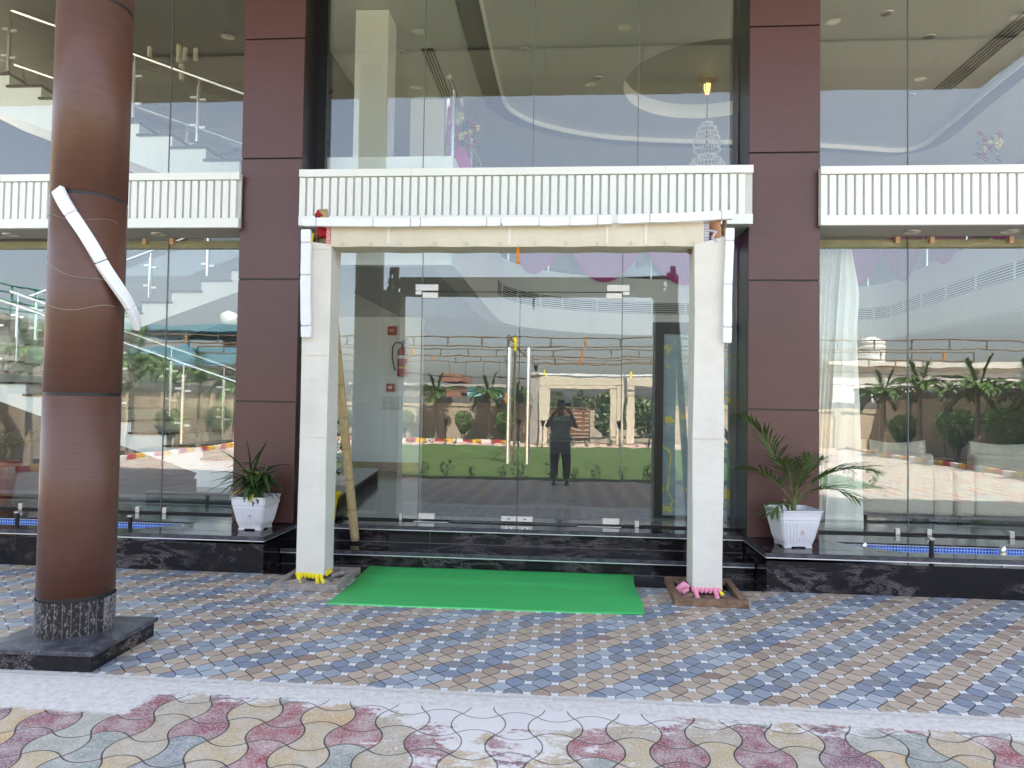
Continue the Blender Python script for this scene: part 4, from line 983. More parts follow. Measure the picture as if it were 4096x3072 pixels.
# post drape with bouquet, left end
def bouquet(label, loc, n, seed):
    t = thing('flower_bouquet', label, 'flowers', loc); r = random.Random(seed); fl = MB(); lf = MB()
    for i in range(n):
        x, y, z = r.uniform(-.13, .15), r.uniform(-.05, .03), r.uniform(-.19, .19); c = i % 2; rr = r.uniform(.042, .055)
        for k in range(7):
            a = 6.28 * k / 7; blade(fl, (x, y - .02, z), (math.cos(a), -.5, math.sin(a)), rr, .018, .1, c, 3)
        for k in range(5):
            a = 6.28 * k / 5; blade(fl, (x, y - .035, z), (math.cos(a), -1.2, math.sin(a)), rr * .7, .014, .1, c, 3)
    for i in range(46):
        a = r.uniform(0, 6.28); blade(lf, (r.uniform(-.1, .1), 0, r.uniform(-.14, .14)), (math.cos(a), r.uniform(-.4, .2), math.sin(a)), r.uniform(.06, .12), .014, .4, 0, 3)
    fl.build('flower', [simple('pale_yellow_petal', (.80, .74, .28), .6), simple('crimson_petal', (.42, .03, .09), .6)], t); lf.build('leaf', 'leaf_dark', t)
bouquet('yellow and crimson bouquet tied to the gallery post above the doors', (-1.22, 8.15, 4.72), 12, 3)
bouquet('yellow and crimson bouquet at the right edge on the gallery railing', (5.02, 8.9, 4.75), 11, 4)
vd = thing('hanging_drape', 'magenta cloth hanging down the steel post beside the upper bouquet', 'drape', (-1.40, 8.2, 4.12)); b = MB(); vs = []; n = 12
for i in range(n + 1):
    k = i / n; xw = .07 + .20 * k ** 1.5
    for j in range(6): q = j / 5; vs.append((-.06 + xw * q + .15 * q * k, .02 * math.sin(j * 2.2 + k * 3), .95 - .98 * k))
b.add(vs, [(6 * i + j, 6 * i + j + 1, 6 * i + j + 7, 6 * i + j + 6) for i in range(n) for j in range(5)], smooth=True); b.build('cloth', 'drape2', vd)
MB().tube([(-.07, .05, 0), (-.07, .05, 1.05), (.0, .1, 1.10), (.12, .6, .95)], .035, 10).build('post', 'steel', vd)
# ceiling
b = MB()
RX, RY, RR = 2.12, 10.85, 1.32
b.box(-3.4, RX - 1.5, 8.1, 18, 6.50, 6.52); b.box(RX + 1.5, 12.8, 8.1, 18, 6.50, 6.52); b.box(RX - 1.5, RX + 1.5, 8.1, RY - 1.5, 6.50, 6.52); b.box(RX - 1.5, RX + 1.5, RY + 1.5, 18, 6.50, 6.52)  # front strip left open under the added roof gap, for light
n = 64; vs = []
for k in range(n):
    a = 2 * math.pi * k / n; ca, sa = math.cos(a), math.sin(a); q = 1.5 / max(abs(ca), abs(sa)); vs += [(RX + RR * ca, RY + RR * sa, 6.50), (RX + q * ca, RY + q * sa, 6.50), (RX + RR * ca, RY + RR * sa, 6.74)]
b.add(vs, [(3 * k, 3 * k + 1, 3 * ((k + 1) % n) + 1, 3 * ((k + 1) % n)) for k in range(n)]); bp(b, 'ceiling', 'ceiling')
MBc = MB(); MBc.add(vs, [(3 * k, 3 * ((k + 1) % n), 3 * ((k + 1) % n) + 2, 3 * k + 2) for k in range(n)]); bp(MBc, 'recess_lip', 'plaster')
bp(MB().box(RX - 1.6, RX + 1.6, RY - 1.6, RY + 1.6, 6.74, 6.80), 'recess_top', 'porch_soffit')
bp(MB().box(-9.3, -3.402, 7.37, 18, 6.40, 6.52), 'stair_ceiling', 'joint_and_shade')  # dark colour stands in for the dim upper stairwell
oc = offset(sp, -.05); 
bp(ribbon([(x, y) for x, y in offset([(a, (c - 7.55) * .80 + 7.35) for a, c in sp], .12)], 6.47, 6.499, .30), 'recess_shade_strip', 'joint_and_shade')  # dark strip under the ceiling, standing in for a shaded recess
bp(ribbon([(x, y) for x, y in offset([(a, (c - 7.55) * .80 + 7.35) for a, c in sp], .15)], 6.42, 6.498, .028), 'ceiling_lip', 'plaster')
b = MB()
for x, y in ((-2.4, 9.7), (-1.5, 9.7), (-.66, 9.7), (.4, 10.6), (4.7, 9.6), (-1.8, 11.5), (.1, 12.2), (3.9, 9.0), (5.3, 11.4), (1.2, 8.2), (.1, 8.4)): b.lathe([(.07, 6.499), (.07, 6.488), (.05, 6.485), (.015, 6.495)], 16, (x, y))
bp(b, 'ceiling_downlight', 'satin')
b = MB(); b.box(-2.1, -1.93, 9.6, 11.8, 6.485, 6.4995); b.box(5.55, 5.80, 8.4, 11.2, 6.485, 6.4995); bp(b, 'ceiling_vent', 'joint')
b = MB()
for k in range(4): b.box(-2.09 + k * .042, -2.08 + k * .042, 9.62, 11.78, 6.480, 6.4845); b.box(5.57 + k * .055, 5.582 + k * .055, 8.42, 11.18, 6.480, 6.4845)
bp(b, 'vent_slat', 'satin')
bp(MB().box(-2.72, -2.30, 8.6, 9.0, 3.96, 6.49), 'interior_column', 'plaster'); bp(MB().box(-3.05, -2.72, 9.8, 10.4, 3.96, 6.49), 'interior_column', 'plaster')
bp(MB().box(-2.6, -1.75, 11.2, 11.35, 3.96, 6.49), 'gallery_wall', 'plaster')
bp(MB().box(4.5, 5.6, 16.5, 16.9, FZ, 3.1), 'interior_column', 'plaster')
bp(MB().box(8.2, 9.2, 13.0, 13.4, FZ, 3.1), 'interior_column', 'plaster')
# banquet hall sign
tx = bpy.data.curves.new('sign_text', 'FONT'); tx.body = 'Banquet Hall'; tx.size = .13; tx.extrude = .004; tx.align_x = 'CENTER'; tx.align_y = 'CENTER'
sg = thing('hall_sign', 'small grey sign reading Banquet Hall on the far wall', 'sign', (-.42, 17.9, 2.72))
tb = bpy.data.objects.new('lettering', tx); col.objects.link(tb)
dg = bpy.context.evaluated_depsgraph_get(); mt = bpy.data.meshes.new_from_object(tb.evaluated_get(dg)); bpy.data.objects.remove(tb)
mt.materials.clear(); mt.materials.append(M['label_white']); tb = bpy.data.objects.new('lettering', mt); col.objects.link(tb); tb.parent = sg; tb.rotation_euler = (rad(90), 0, 0); tb.location = (0, -.03, 0)
MB().box(-.45, .45, -.02, 0, -.09, .09).build('plate', 'plaster_grey', sg, bevel=.01)
# art panel with dark frame
ap = thing('art_partition', 'dark framed partition with blue marble print and gold veins', 'partition', (1.4, 7.95, FZ))
MB().box(-.34, .62, .01, .05, .03, 2.03).build('printed_panel', 'art', ap); b = MB(); b.box(-.46, -.343, -.02, .08, 0, 2.16); b.box(-.343, .64, -.02, .08, 2.033, 2.16); b.box(-.343, .64, -.02, .08, 0, .028); b.build('frame', 'black_metal', ap)
# fire equipment
def extinguisher(label, loc, s=1.0):
    t = thing('fire_extinguisher', label, 'extinguisher', loc); t.scale = (s, s, s)
    MB().lathe([(.001, 0), (.075, .005), (.082, .03), (.082, .42), (.07, .47), (.03, .50), (.028, .53), (.001, .53)], 24).build('cylinder', 'red', t)
    MB().lathe([(.0835, .30), (.0835, .36)], 24, mi=0).lathe([(.0835, .14), (.0835, .17)], 24, mi=1).build('label', ['label_white', 'label_yellow'], t)
    MB().tube([(-.01, 0, .53), (-.01, 0, .57)], .02, 8).tube([(-.04, 0, .56), (.10, 0, .66)], .010, 6).tube([(.0, 0, .55), (.11, 0, .60)], .009, 6).build('valve', 'black_metal', t)
    MB().tube([(-.02, -.02, .57), (-.11, -.04, .58), (-.16, -.05, .50), (-.16, -.05, .30), (-.12, -.06, .14), (-.10, -.06, .10)], .013, 8).build('hose', 'rubber', t)
extinguisher('red fire extinguisher on the white wall seen through the left door glass', (-2.93, 12.38, 2.02), 1.05)
extinguisher('red fire extinguisher on the upper gallery wall behind the white band', (-1.97, 11.08, 4.98), .85)
for i, (loc, s, lab) in enumerate((((-3.15, 12.48, 2.85), .16, 'larger red alarm box on the white wall above the extinguisher'), ((-3.16, 12.48, 1.83), .14, 'small red alarm box on the white wall below the extinguisher'), ((-2.22, 11.18, 5.35), .12, 'red alarm box on the upper gallery wall'))):
    t = thing('alarm_box', lab, 'alarm', loc); MB().box(-s / 2, s / 2, -.03, .018, -s / 2, s / 2).build('housing', 'red', t, bevel=.004); MB().box(-s * .27, s * .27, -.034, -.031, -s * .15, s * .2).build('face_plate', 'label_white' if i == 1 else 'coral', t)
t = thing('switch_plate', 'white electrical switch plate low on the white wall', 'switch', (-3.12, 12.48, 1.56)); MB().box(-.17, .17, -.02, .018, -.12, .12).build('plate', 'switch', t, bevel=.006)
b = MB()
for kx in range(3):
    for kz in range(2): b.box(-.13 + kx * .09, -.06 + kx * .09, -.026, -.021, -.09 + kz * .10, -.01 + kz * .10)
b.build('rocker', 'label_white', t, bevel=.003)
# raised marble platform
t = thing('floor_platform', 'low grey platform with black polished edge inside the hall', 'platform', (-3.6, 9.5, FZ))
MB().prism([(1.06, -1.7), (.62, 1.6), (-1.2, 1.6), (-1.2, -1.7)], 0, .145).build('edge', 'joint', t); MB().prism([(1.08, -1.72), (.64, 1.62), (-1.2, 1.62), (-1.2, -1.7)], .147, .17).build('top', 'floor', t)
# curtain
def curtain():
    t = thing('curtain', 'ivory pleated curtain hanging behind the right bay glass', 'curtain', (2.8, 7.6, FZ))
    for x0t, x1t, x0b, x1b, amp, npl, zb in ((2.46, 2.86, 2.42, 2.67, .030, 8, .06), (2.83, 2.92, 2.66, 3.05, .012, 2, .0)):
        vs = []; nz, nx = 30, 64
        for i in range(nz + 1):
            k = i / nz; kk = k if x0b == 2.42 else (k ** .8)
            fl = .045 * math.exp(-((k - .16) / .10) ** 2) if x0b != 2.42 else 0
            for j in range(nx + 1):
                q = j / nx; xa = x0t + (x0b - x0t) * kk; xb = x1t + (x1b - x1t) * kk + fl
                ph = q * npl * 2 * math.pi; vs.append((xa + (xb - xa) * q - 2.8 + .006 * math.sin(ph * 2 + k * 3), amp * math.sin(ph + .6 * k) * (1 - .3 * k) + (.03 if x0b == 2.42 else -.03), 2.90 - (2.90 - zb) * k))
        f = [(i * (nx + 1) + j, i * (nx + 1) + j + 1, (i + 1) * (nx + 1) + j + 1, (i + 1) * (nx + 1) + j) for i in range(nz) for j in range(nx)]
        o = MB().add(vs, f, smooth=True).build('cloth_panel', 'curtain', t); o.modifiers.new('s', 'SOLIDIFY').thickness = .003
    b = MB(); b.tube([(-.36, 0, 2.91), (.30, 0, 2.91)], .012, 8); b.build('curtain_rod', 'gold', t)
curtain()
# sofas (seen from behind)
def sofa(label, x0, x1, armleft, armright):
    w2 = (x1 - x0) / 2; t = thing('sofa', label, 'sofa', ((x0 + x1) / 2, 8.05, FZ))
    l = -w2 + (.20 if armleft else 0); r = w2 - (.20 if armright else 0)
    MB().box(l, r, 0, .20, .10, .755).build('backrest', 'sofa', t, bevel=.03)
    if armleft: MB().box(-w2, l - .004, -.01, .85, .09, .59).build('arm', 'sofa', t, bevel=.04)
    if armright: MB().box(r + .004, w2, -.01, .85, .09, .59).build('arm', 'sofa', t, bevel=.04)
    MB().box(l + .01, r - .01, .201, .88, .12, .42).build('seat', 'sofa', t, bevel=.03)
    n = 2; cw = (r - l) / n
    for k in range(n):
        a = l + cw * k + .02; c = a + cw - .04; vs = []; N = 10
        b = MB()
        for i in range(N + 1):
            for j in range(7):
                q = i / N; s = j / 6; th = .075 * math.sin(math.pi * min(max(q, .02), .98)) ** .4
                vs.append((a + (c - a) * q, .17 - th * math.cos(s * math.pi * 2 * .999) * 1.0, .64 + .12 * (1 + math.sin(s * 2 * math.pi * .999)) + .035 * abs(2 * q - 1) ** 2))
        b.add(vs, [(7 * i + j, 7 * i + (j + 1) % 7, 7 * i + 7 + (j + 1) % 7, 7 * i + 7 + j) for i in range(N) for j in range(7)] + [tuple(range(7)), tuple(7 * N + j for j in range(6, -1, -1))], smooth=True)
        b.build('cushion', 'sofa', t)
    for fx in (-w2 + .12, w2 - .12):
        for fy in (.08, .75): MB().box(fx - .05, fx + .05, fy - .04, fy + .05, 0, .095).build('foot', 'black_metal', t)
    b = MB(); 
    for fx in ((l,) if armleft else ()) + ((r,) if armright else ()): b.tube([(fx + .002, -.012, .10), (fx + .002, -.012, .58)], .005, 6)
    if b.v: b.build('piping', 'sofa', t)
sofa('taupe sofa seen from behind just right of the curtain', 2.70, 4.185, False, True)
sofa('taupe sofa seen from behind at the right edge of the photo', 4.215, 6.0, True, False)
# a third sofa edge near the art panel
t = thing('sofa', 'dark taupe sofa end seen behind the right door side glass', 'sofa', (1.75, 10.3, FZ)); MB().box(-.12, .12, -.9, .6, .10, 1.15).build('arm', 'sofa', t, bevel=.04); MB().box(.125, .9, -.9, .6, .10, .5).build('seat', 'sofa', t, bevel=.04)
MB().box(-.1, -.02, -.85, -.77, 0, .1).build('foot', 'black_metal', t)
# chandelier
ch = thing('chandelier', 'tiered crystal chandelier hanging from the upper ceiling', 'chandelier', (2.14, 11.25, 6.735))
MB().lathe([(.17, .0), (.17, -.02), (.10, -.05), (.06, -.07)], 16).build('canopy', 'gold', ch)
MB().lathe([(.055, -.07), (.055, -.14), (.04, -.19), (.03, -.22)], 12).build('lantern_glass', 'amber', ch)
b = MB(); 
for k in range(6): a = k * math.pi / 3; b.tube([(.09 * math.cos(a), .09 * math.sin(a), -.06), (.075 * math.cos(a), .075 * math.sin(a), -.17), (.035 * math.cos(a), .035 * math.sin(a), -.25)], .007, 5)
b.build('lantern_frame', 'gold', ch)
MB().tube([(0, 0, -.24), (0, 0, -2.4)], .012, 8).build('chain', 'gold', ch)
for z0, z1, r0, r1 in ((-.70, -1.02, .08, .21), (-1.02, -1.12, .21, .20), (-1.22, -1.58, .14, .36), (-1.58, -1.66, .36, .41), (-1.85, -2.25, .28, .52)):
    b = MB()
    rows = max(2, int(abs(z1 - z0) / .055))
    for i in range(rows):
        k = i / max(1, rows - 1); z = z0 + (z1 - z0) * k; r = r0 + (r1 - r0) * (k ** .6); nn = int(16 + r * 66)
        for q in range(nn):
            a = 6.283 * (q + .5 * (i % 2)) / nn; x, y = r * math.cos(a), r * math.sin(a); s = .015
            b.add([(x, y, z + .03), (x + s, y, z), (x, y + s, z), (x - s, y, z), (x, y - s, z), (x, y, z - .03)], [(0, 1, 2), (0, 2, 3), (0, 3, 4), (0, 4, 1), (5, 2, 1), (5, 3, 2), (5, 4, 3), (5, 1, 4)])
    b.build('crystal_tier', 'crystal', ch)
# glass cylinder pendants over the stair
pd = thing('pendant_lamp', 'brass capped glass cylinder pendant, leftmost over the staircase', 'lamp', (-5.80, 9.2, 6.48), group='cylinder pendants over the staircase')
MB().tube([(0, 0, 0), (0, 0, -.02)], .004, 5).build('cord', 'black_metal', pd); MB().lathe([(.001, 0), (.035, -.002), (.035, -.03), (.001, -.032)], 12).build('cap', 'gold', pd); MB().lathe([(.032, -.03), (.032, -.24), (.001, -.242)], 12).build('cylinder', simple('frosted_cylinder', (.62, .58, .48), .3), pd)
for (x, z), lab in zip(((-5.32, 6.62), (-5.42, 6.40), (-5.28, 6.34), (-5.18, 6.48), (-5.36, 6.20)), ('highest in the cluster', 'with its top beside the dark joint', 'just below the rail curve', 'rightmost and near the top', 'lowest in the cluster')):
    dup(pd, (x, 9.2 + R.uniform(-.2, .2), min(z, 6.48)), 0, 'brass capped glass cylinder pendant, ' + lab)

# ---- staircase
S = thing('staircase', 'white staircase of three flights with steel and glass railings', 'staircase', (-6, 8.9, FZ))
def spt(b, n, m, bevel=0): o = b.build(n, m, S, bevel=bevel); place(o, (6, -8.9, -FZ)); return o
def flight(x0, z0, dx, dz, n, y0, y1, und, xend=None):
    """steps start at (x0,z0), each run dx, rise dz; underside parallel, und below"""
    poly = []; x, z = x0, z0
    for i in range(n): poly += [(x, z), (x + dx, z)]; x += dx; z += dz
    poly += [(x, z)]
    low = [(x, z - und - dz * .5), (x0, z0 - und - dz * .5)]
    b = MB(); b.prism(poly + low, y0, y1, 'y'); spt(b, 'stringer', 'plaster')
    x, z = x0, z0
    for i in range(n):
        a, c = sorted((x, x + dx)); ov = .02
        spt(MB().box(a - ov, c + ov, y0 - .03, y1, z + .001, z + .028), 'tread', 'granite', .003)
        x += dx; z += dz
def rail(x0, z0, x1, z1, y, h, r=.026):
    spt(MB().tube([(x0, y, z0 + h), (x1, y, z1 + h)], r, 10), 'handrail', 'steel')
    sgn = 1; L = abs(x1 - x0); n = max(1, int(L / .82))
    for i in range(n + 1):
        k = (i + .15) / (n + .3); x = x0 + (x1 - x0) * k; z = z0 + (z1 - z0) * k
        spt(MB().tube([(x, y, z + .0), (x, y, z + h * .86)], .024, 10).tube([(x, y, z + h * .86), (x, y, z + h)], .010, 8), 'baluster', 'steel')
        b = MB()
        for zz in (.25, .68):
            b.box(x - .10, x - .02, y - .012, y + .012, z + h * zz - .006, z + h * zz + .022); b.box(x + .02, x + .10, y - .012, y + .012, z + h * zz - .036, z + h * zz - .008)
        spt(b, 'glass_clip', 'satin', .003)
    spt(MB().prism([(x0, z0 + .12), (x0, z0 + h * .82), (x1, z1 + h * .82), (x1, z1 + .12)], y + .004, y + .014, 'y'), 'glass_panel', 'clear')
flight(-3.90, .83, -.457, .147, 11, 8.22, 9.6, .25)
spt(MB().prism([(-4.46, .615), (-3.905, .40), (-3.905, .80), (-4.35, .80)], 8.225, 9.59, 'y'), 'stringer', 'plaster')
spt(MB().box(-4.44, -3.0, 8.25, 9.55, .40, .60), 'stair_base', 'plaster'); spt(MB().box(-4.53, -2.95, 8.10, 9.6, .375, .40), 'tread', 'granite', .003); spt(MB().box(-4.50, -2.97, 8.13, 9.6, FZ, .374), 'stair_base', 'path')
spt(MB().box(-3.9, -3.1, 8.23, 9.58, .602, .68), 'stair_base', 'plaster')
rail(-3.7, .72, -8.0, 2.10, 8.24, .97); rail(-3.9, .78, -8.0, 2.10, 9.56, .97)
flight(-7.9, 2.30, .44, .158, 9, 9.75, 11.0, .26); rail(-7.9, 2.34, -4.2, 3.70, 9.78, .68)
flight(-4.0, 4.45, -.43, .160, 9, 8.22, 9.5, .42); rail(-3.6, 4.35, -8.0, 5.98, 8.24, .80); rail(-3.6, 4.0, -8.0, 5.55, 9.48, .80)
spt(MB().box(-3.95, -3.05, 8.2, 11.0, 4.0, 4.2), 'landing', 'plaster'); spt(MB().box(-9.2, -8.0, 8.2, 11.0, 2.15, 2.42), 'landing', 'plaster')
# curved upper rail behind
pts = [(-6.6 + 2.9 * k / 12, 10.6, 5.25 + 1.15 * (k / 12) ** 2.2) for k in range(13)]
spt(MB().tube(pts, .035, 8), 'curved_handrail', 'black_metal'); spt(MB().tube([(x, y, z - .78) for x, y, z in pts], .03, 8), 'curved_rail', 'black_metal')
b = MB()
for k in range(7): b.box(-6.2 + k * .36, -5.8 + k * .36, 10.4, 11.0, 4.42 + k * .115, 4.46 + k * .115)
spt(b, 'tread', 'granite'); 
# potted palm in red pot inside left
rp = thing('plant_pot', 'dark red tapered pot inside the hall at the far left', 'pot', (-6.62, 7.85, FZ)); MB().lathe([(.001, 0), (.12, 0), (.19, .42), (.205, .43), (.205, .46), (.18, .46), (.17, .40), (.001, .40)], 28).build('pot_body', 'red_pot', rp); MB().lathe([(.001, .41), (.17, .41)], 20).build('soil', 'soil', rp)
rq = thing('potted_palm', 'small dark palm growing in the red pot at the far left', 'plant', (-6.62, 7.85, FZ + .41)); b = MB()
for k in range(9):
    a = k * .75 + .3; frond(b, arc((0, 0, 0), (.55 * math.cos(a), .4 * math.sin(a), 1), R.uniform(.45, .65), 1.4), .20, .009, 10, 0, 1, .6, 50, .005, .4)
b.build('frond', ['leaf_dark', 'stem'], rq)

# ================================================================== THE YARD BEHIND THE CAMERA (mirrored in the glass)
def wall_run(name, label, x0, x1, y0, y1, ztop, axis):
    t = thing(name, label, 'wall', ((x0 + x1) / 2, (y0 + y1) / 2, GZ)); cx, cy = (x0 + x1) / 2, (y0 + y1) / 2; h = ztop - GZ
    MB().box(x0 - cx, x1 - cx, y0 - cy, y1 - cy, -.03, h - .25).build('wall_panel', 'yard_wall', t)
    MB().box(x0 - cx - .05, x1 - cx + .05, y0 - cy - .05, y1 - cy + .05, h - .249, h).build('coping', 'yard_cop', t)
    b = MB(); L = (x1 - x0) if axis == 'x' else (y1 - y0); n = max(2, int(L / 2.4))
    for i in range(n + 1):
        q = -L / 2 + L * i / n
        if axis == 'x': b.box(q - .13, q + .13, y1 - cy + .001, y1 - cy + .10, -.02, h - .26)
        else:
            s = 1 if x0 < 0 else -1; f = (x1 - cx) if s > 0 else (x0 - cx)
            b.box(min(f + s * .001, f + s * .1), max(f + s * .001, f + s * .1), q - .13, q + .13, -.02, h - .26)
    b.build('pilaster', 'yard_wall', t)
    b = MB()
    if axis == 'x': b.box(x0 - cx, x1 - cx, y1 - cy + .001, y1 - cy + .04, h - .42, h - .252)
    b.build('moulding', 'yard_wall', t) if b.v else None
wall_run('boundary_wall', 'cream garden wall with grey coping left of the gate', -14.2, -1.75, -17.75, -17.55, 1.88, 'x')
wall_run('boundary_wall', 'cream garden wall with grey coping right of the gate', 4.4, 14.2, -17.75, -17.55, 1.88, 'x')
wall_run('boundary_wall', 'cream side wall running along the left drive', -14.2, -14.0, -17.5, 6.0, 2.1, 'y')
wall_run('boundary_wall', 'cream side wall running along the right drive', 13.6, 13.8, -17.5, 6.0, 2.3, 'y')
# painted kerbs
def kerb(label, p0, p1, n):
    p0 = Vector(p0); p1 = Vector(p1); t = thing('painted_kerb', label, 'kerb', p0); d = (p1 - p0) / n; s = Vector((-d.y, d.x, 0)).normalized() * .07
    for c, mt in enumerate(('kerb_red', 'kerb_yel', 'kerb_wht')):
        b = MB()
        for i in range(c, n, 3):
            a = d * (i + .02); e = d * (i + .98); z0, z1 = -.02, .13
            vs = [a - s, e - s, e + s, a + s]; b.add([(v.x, v.y, z0) for v in vs] + [(v.x, v.y, z1) for v in vs], [(0, 3, 2, 1), (4, 5, 6, 7), (0, 1, 5, 4), (1, 2, 6, 5), (2, 3, 7, 6), (3, 0, 4, 7)])
        b.build('kerb_block', mt, t, bevel=.008)
kerb('red yellow and white painted kerb in front of the rear garden wall', (-13.2, -15.9, GZ), (-2.0, -15.9, GZ), 27)
kerb('red yellow and white painted kerb along the left garden bed', (-11.9, 4.0, GZ), (-11.9, -15.7, GZ), 46)
kerb('red yellow and white painted kerb along the right garden bed', (11.45, 4.0, GZ), (11.45, -15.7, GZ), 46)
b = MB(); b.box(-13.9, -12.0, -15.8, 6, GZ - .03, GZ + .03); b.box(11.55, 13.5, -15.8, 6, GZ - .03, GZ + .03); b.box(-13.9, -2, -17.5, -16.0, GZ - .03, GZ + .03)
struct(b.build('garden_bed', 'soil'))

# palms: master then copies
def palm_master(seed, label, h, nf, L):
    r = random.Random(seed); t = thing('palm_tree', label, 'palm', (0, 0, 0), group='feathery palms planted along the garden walls')
    MB().tube([(0, 0, 0), (.02, 0, h * .5), (.0, .01, h)], [.10, .065, .05], 10).build('trunk', 'trunk', t)
    b = MB(); 
    for k in range(nf):
        a = 2.4 * k + r.uniform(-.3, .3); el = r.uniform(.4, 2.2) if k > 1 else 4.5
        b2 = arc((0, 0, h), (math.cos(a), math.sin(a), el), L * r.uniform(.85, 1.1), r.uniform(1.6, 2.6) if k > 1 else .7, 8)
        frond(b, b2, .38, .024, 21, 0, 1, 1.1, 60, .014, .12)
    b.build('crown', ['leaf_palm', 'stem'], t); return t
pm = palm_master(11, 'feathery palm by the rear wall, left of the shaped bush', 2.0, 15, 1.05)
pm2 = palm_master(12, 'feathery palm by the rear wall, behind the scaffold tower', 1.95, 16, 1.10)
pm.location = (-5.85, -16.6, GZ); pm2.location = (-3.45, -16.6, GZ)
i = 0
for x, y, s, which, lab in ((-8.6, -16.7, 1.0, 0, 'feathery palm by the rear wall, third from the gate'), (-11.4, -16.6, 1.05, 1, 'feathery palm in the far left corner of the garden'), (-2.35, -16.9, .9, 0, 'small feathery palm beside the left gate pillar'),
        (-12.6, -5.0, 1.25, 1, 'tall thin palm beside the blue house, along the left wall'), (-12.5, -8.6, 1.1, 0, 'bushy palm along the left wall seen below the blue house'), (-12.7, -11.6, 1.1, 1, 'palm along the left wall nearest the rear corner'), (-12.8, -1.4, 1.15, 0, 'palm along the left wall nearest the hall'),
        (12.3, -11.3, 1.15, 0, 'palm along the right wall farthest from the hall'), (12.2, -7.6, 1.1, 1, 'palm along the right wall below the water tank'), (12.3, -5.2, 1.0, 0, 'palm along the right wall right of the glass joint'), (12.3, -2.4, 1.15, 1, 'tallest palm along the right wall at the photo edge'), (12.4, -14.4, 1.1, 1, 'palm in the far right corner of the garden')):
    dup((pm, pm2)[which], (x, y, GZ), x * 1.7 + y, lab, s)
# clipped bushes (wider at the top)
def leaf_cloud(b, c, rr, n, size, mi=0, rnd=R, shape=None):
    for _ in range(n):
        while True:
            p = Vector((rnd.uniform(-1, 1), rnd.uniform(-1, 1), rnd.uniform(-1, 1)))
            if p.length < 1 and p.length > .55: break
        if shape: p = shape(p)
        q = Vector((c[0] + p.x * rr[0], c[1] + p.y * rr[1], c[2] + p.z * rr[2])); a = Vector((rnd.uniform(-1, 1), rnd.uniform(-1, 1), rnd.uniform(-.6, 1))).normalized(); s = a.orthogonal().normalized(); s = Matrix.Rotation(rnd.uniform(0, 6.28), 3, a) @ s; t2 = a.cross(s); z = size * rnd.uniform(.6, 1.4)
        b.add([q - s * z, q - t2 * z * .5, q + s * z, q + t2 * z * .5], [(0, 1, 2, 3)], mi)
def bush_master():
    t = thing('clipped_bush', 'clipped goblet shaped bush by the rear wall, between the two palms', 'bush', (0, 0, 0), group='clipped goblet shaped bushes')
    b = MB(); leaf_cloud(b, (0, 0, .85), (.45, .40, .50), 1400, .045, shape=lambda p: Vector((p.x * (.50 + .42 * (p.z + 1)), p.y * (.50 + .42 * (p.z + 1)), p.z)))
    b.build('foliage', 'leaf_hedge', t); b = MB(); b.tube([(-.04, 0, 0), (-.12, 0, .6)], .02, 6); b.tube([(.03, 0, 0), (.08, .03, .6)], .022, 6); b.tube([(0, .03, 0), (0, 0, .6)], .02, 6); b.build('stem', 'trunk', t); return t
bm = bush_master(); bm.location = (-4.55, -16.5, GZ)
for x, y, s, lab in ((-2.75, -16.5, 1.0, 'by the rear wall, behind the scaffold tower'), (-7.2, -16.5, 1.0, 'by the rear wall, seen beside the extinguisher'), (-9.9, -16.5, 1, 'by the rear wall near the left corner'),
        (-12.6, -3.2, 1.05, 'along the left wall nearest the hall'), (-12.6, -7.0, 1.0, 'along the left wall between two palms'), (-12.6, -10.2, 1.05, 'along the left wall toward the far corner'),
        (12.5, -9.3, 1.25, 'along the right wall by the curtain edge'), (12.4, -6.4, 1.3, 'along the right wall behind the first sofa'), (12.5, -3.7, 1.3, 'along the right wall behind the second sofa'), (12.4, -12.8, 1.1, 'along the right wall toward the far corner')):
    o = dup(bm, (x, y, GZ), x if x < 10 else 0, 'clipped goblet shaped bush ' + lab, s)
    if x > 10: o.scale = (s, s * 1.9, s * 1.02)
for x, lab in ((0, 0),): pass
# seedlings round the lawn
sd = thing('seedling', 'small dark leafy seedling in the row at the near shaded edge of the lawn', 'seedling', (-6.9, -1.2, GZ), group='seedlings along the near lawn edge')
b = MB(); leaf_cloud(b, (0, 0, .18), (.14, .12, .17), 60, .032); b.tube([(0, 0, 0), (.01, 0, .2)], .008, 5, 1); b.build('foliage', ['leaf_dark', 'trunk'], sd)
for i in range(1, 26): dup(sd, (-6.9 + i * .54 + R.uniform(-.12, .12), -1.18 + R.uniform(-.08, .08), GZ), i, s=R.uniform(.6, 1.25))
for i in range(30): dup(sd, (-7.2 + i * .47 + R.uniform(-.1, .1), -13.55 + R.uniform(-.1, .1), GZ), i * 2.0, 'small leafy seedling in the row at the far edge of the lawn by the path', R.uniform(.8, 1.4), 'seedlings along the far lawn edge')
# garden lamps
gl_ = thing('garden_lamp', 'black cone topped garden lamp left of the scaffold tower', 'lamp', (-4.8, -13.2, GZ), group='black garden lamps')
MB().tube([(0, 0, 0), (0, 0, .80)], .022, 8).build('post', 'black_metal', gl_); MB().lathe([(.03, .80), (.05, .82), (.10, 1.04), (.13, 1.05), (.13, 1.07), (.001, 1.09)], 12).build('lamp_head', 'black_metal', gl_)
for x, lab in ((-1.9, 'just right of the scaffold tower'), (-.95, 'left of the standing person'), (2.05, 'beside the middle cloth pillar'), (3.2, 'beside the right cloth pillar'), (5.5, 'far right on the lawn')): dup(gl_, (x, -13.3, GZ), 0, 'black cone topped garden lamp ' + lab)
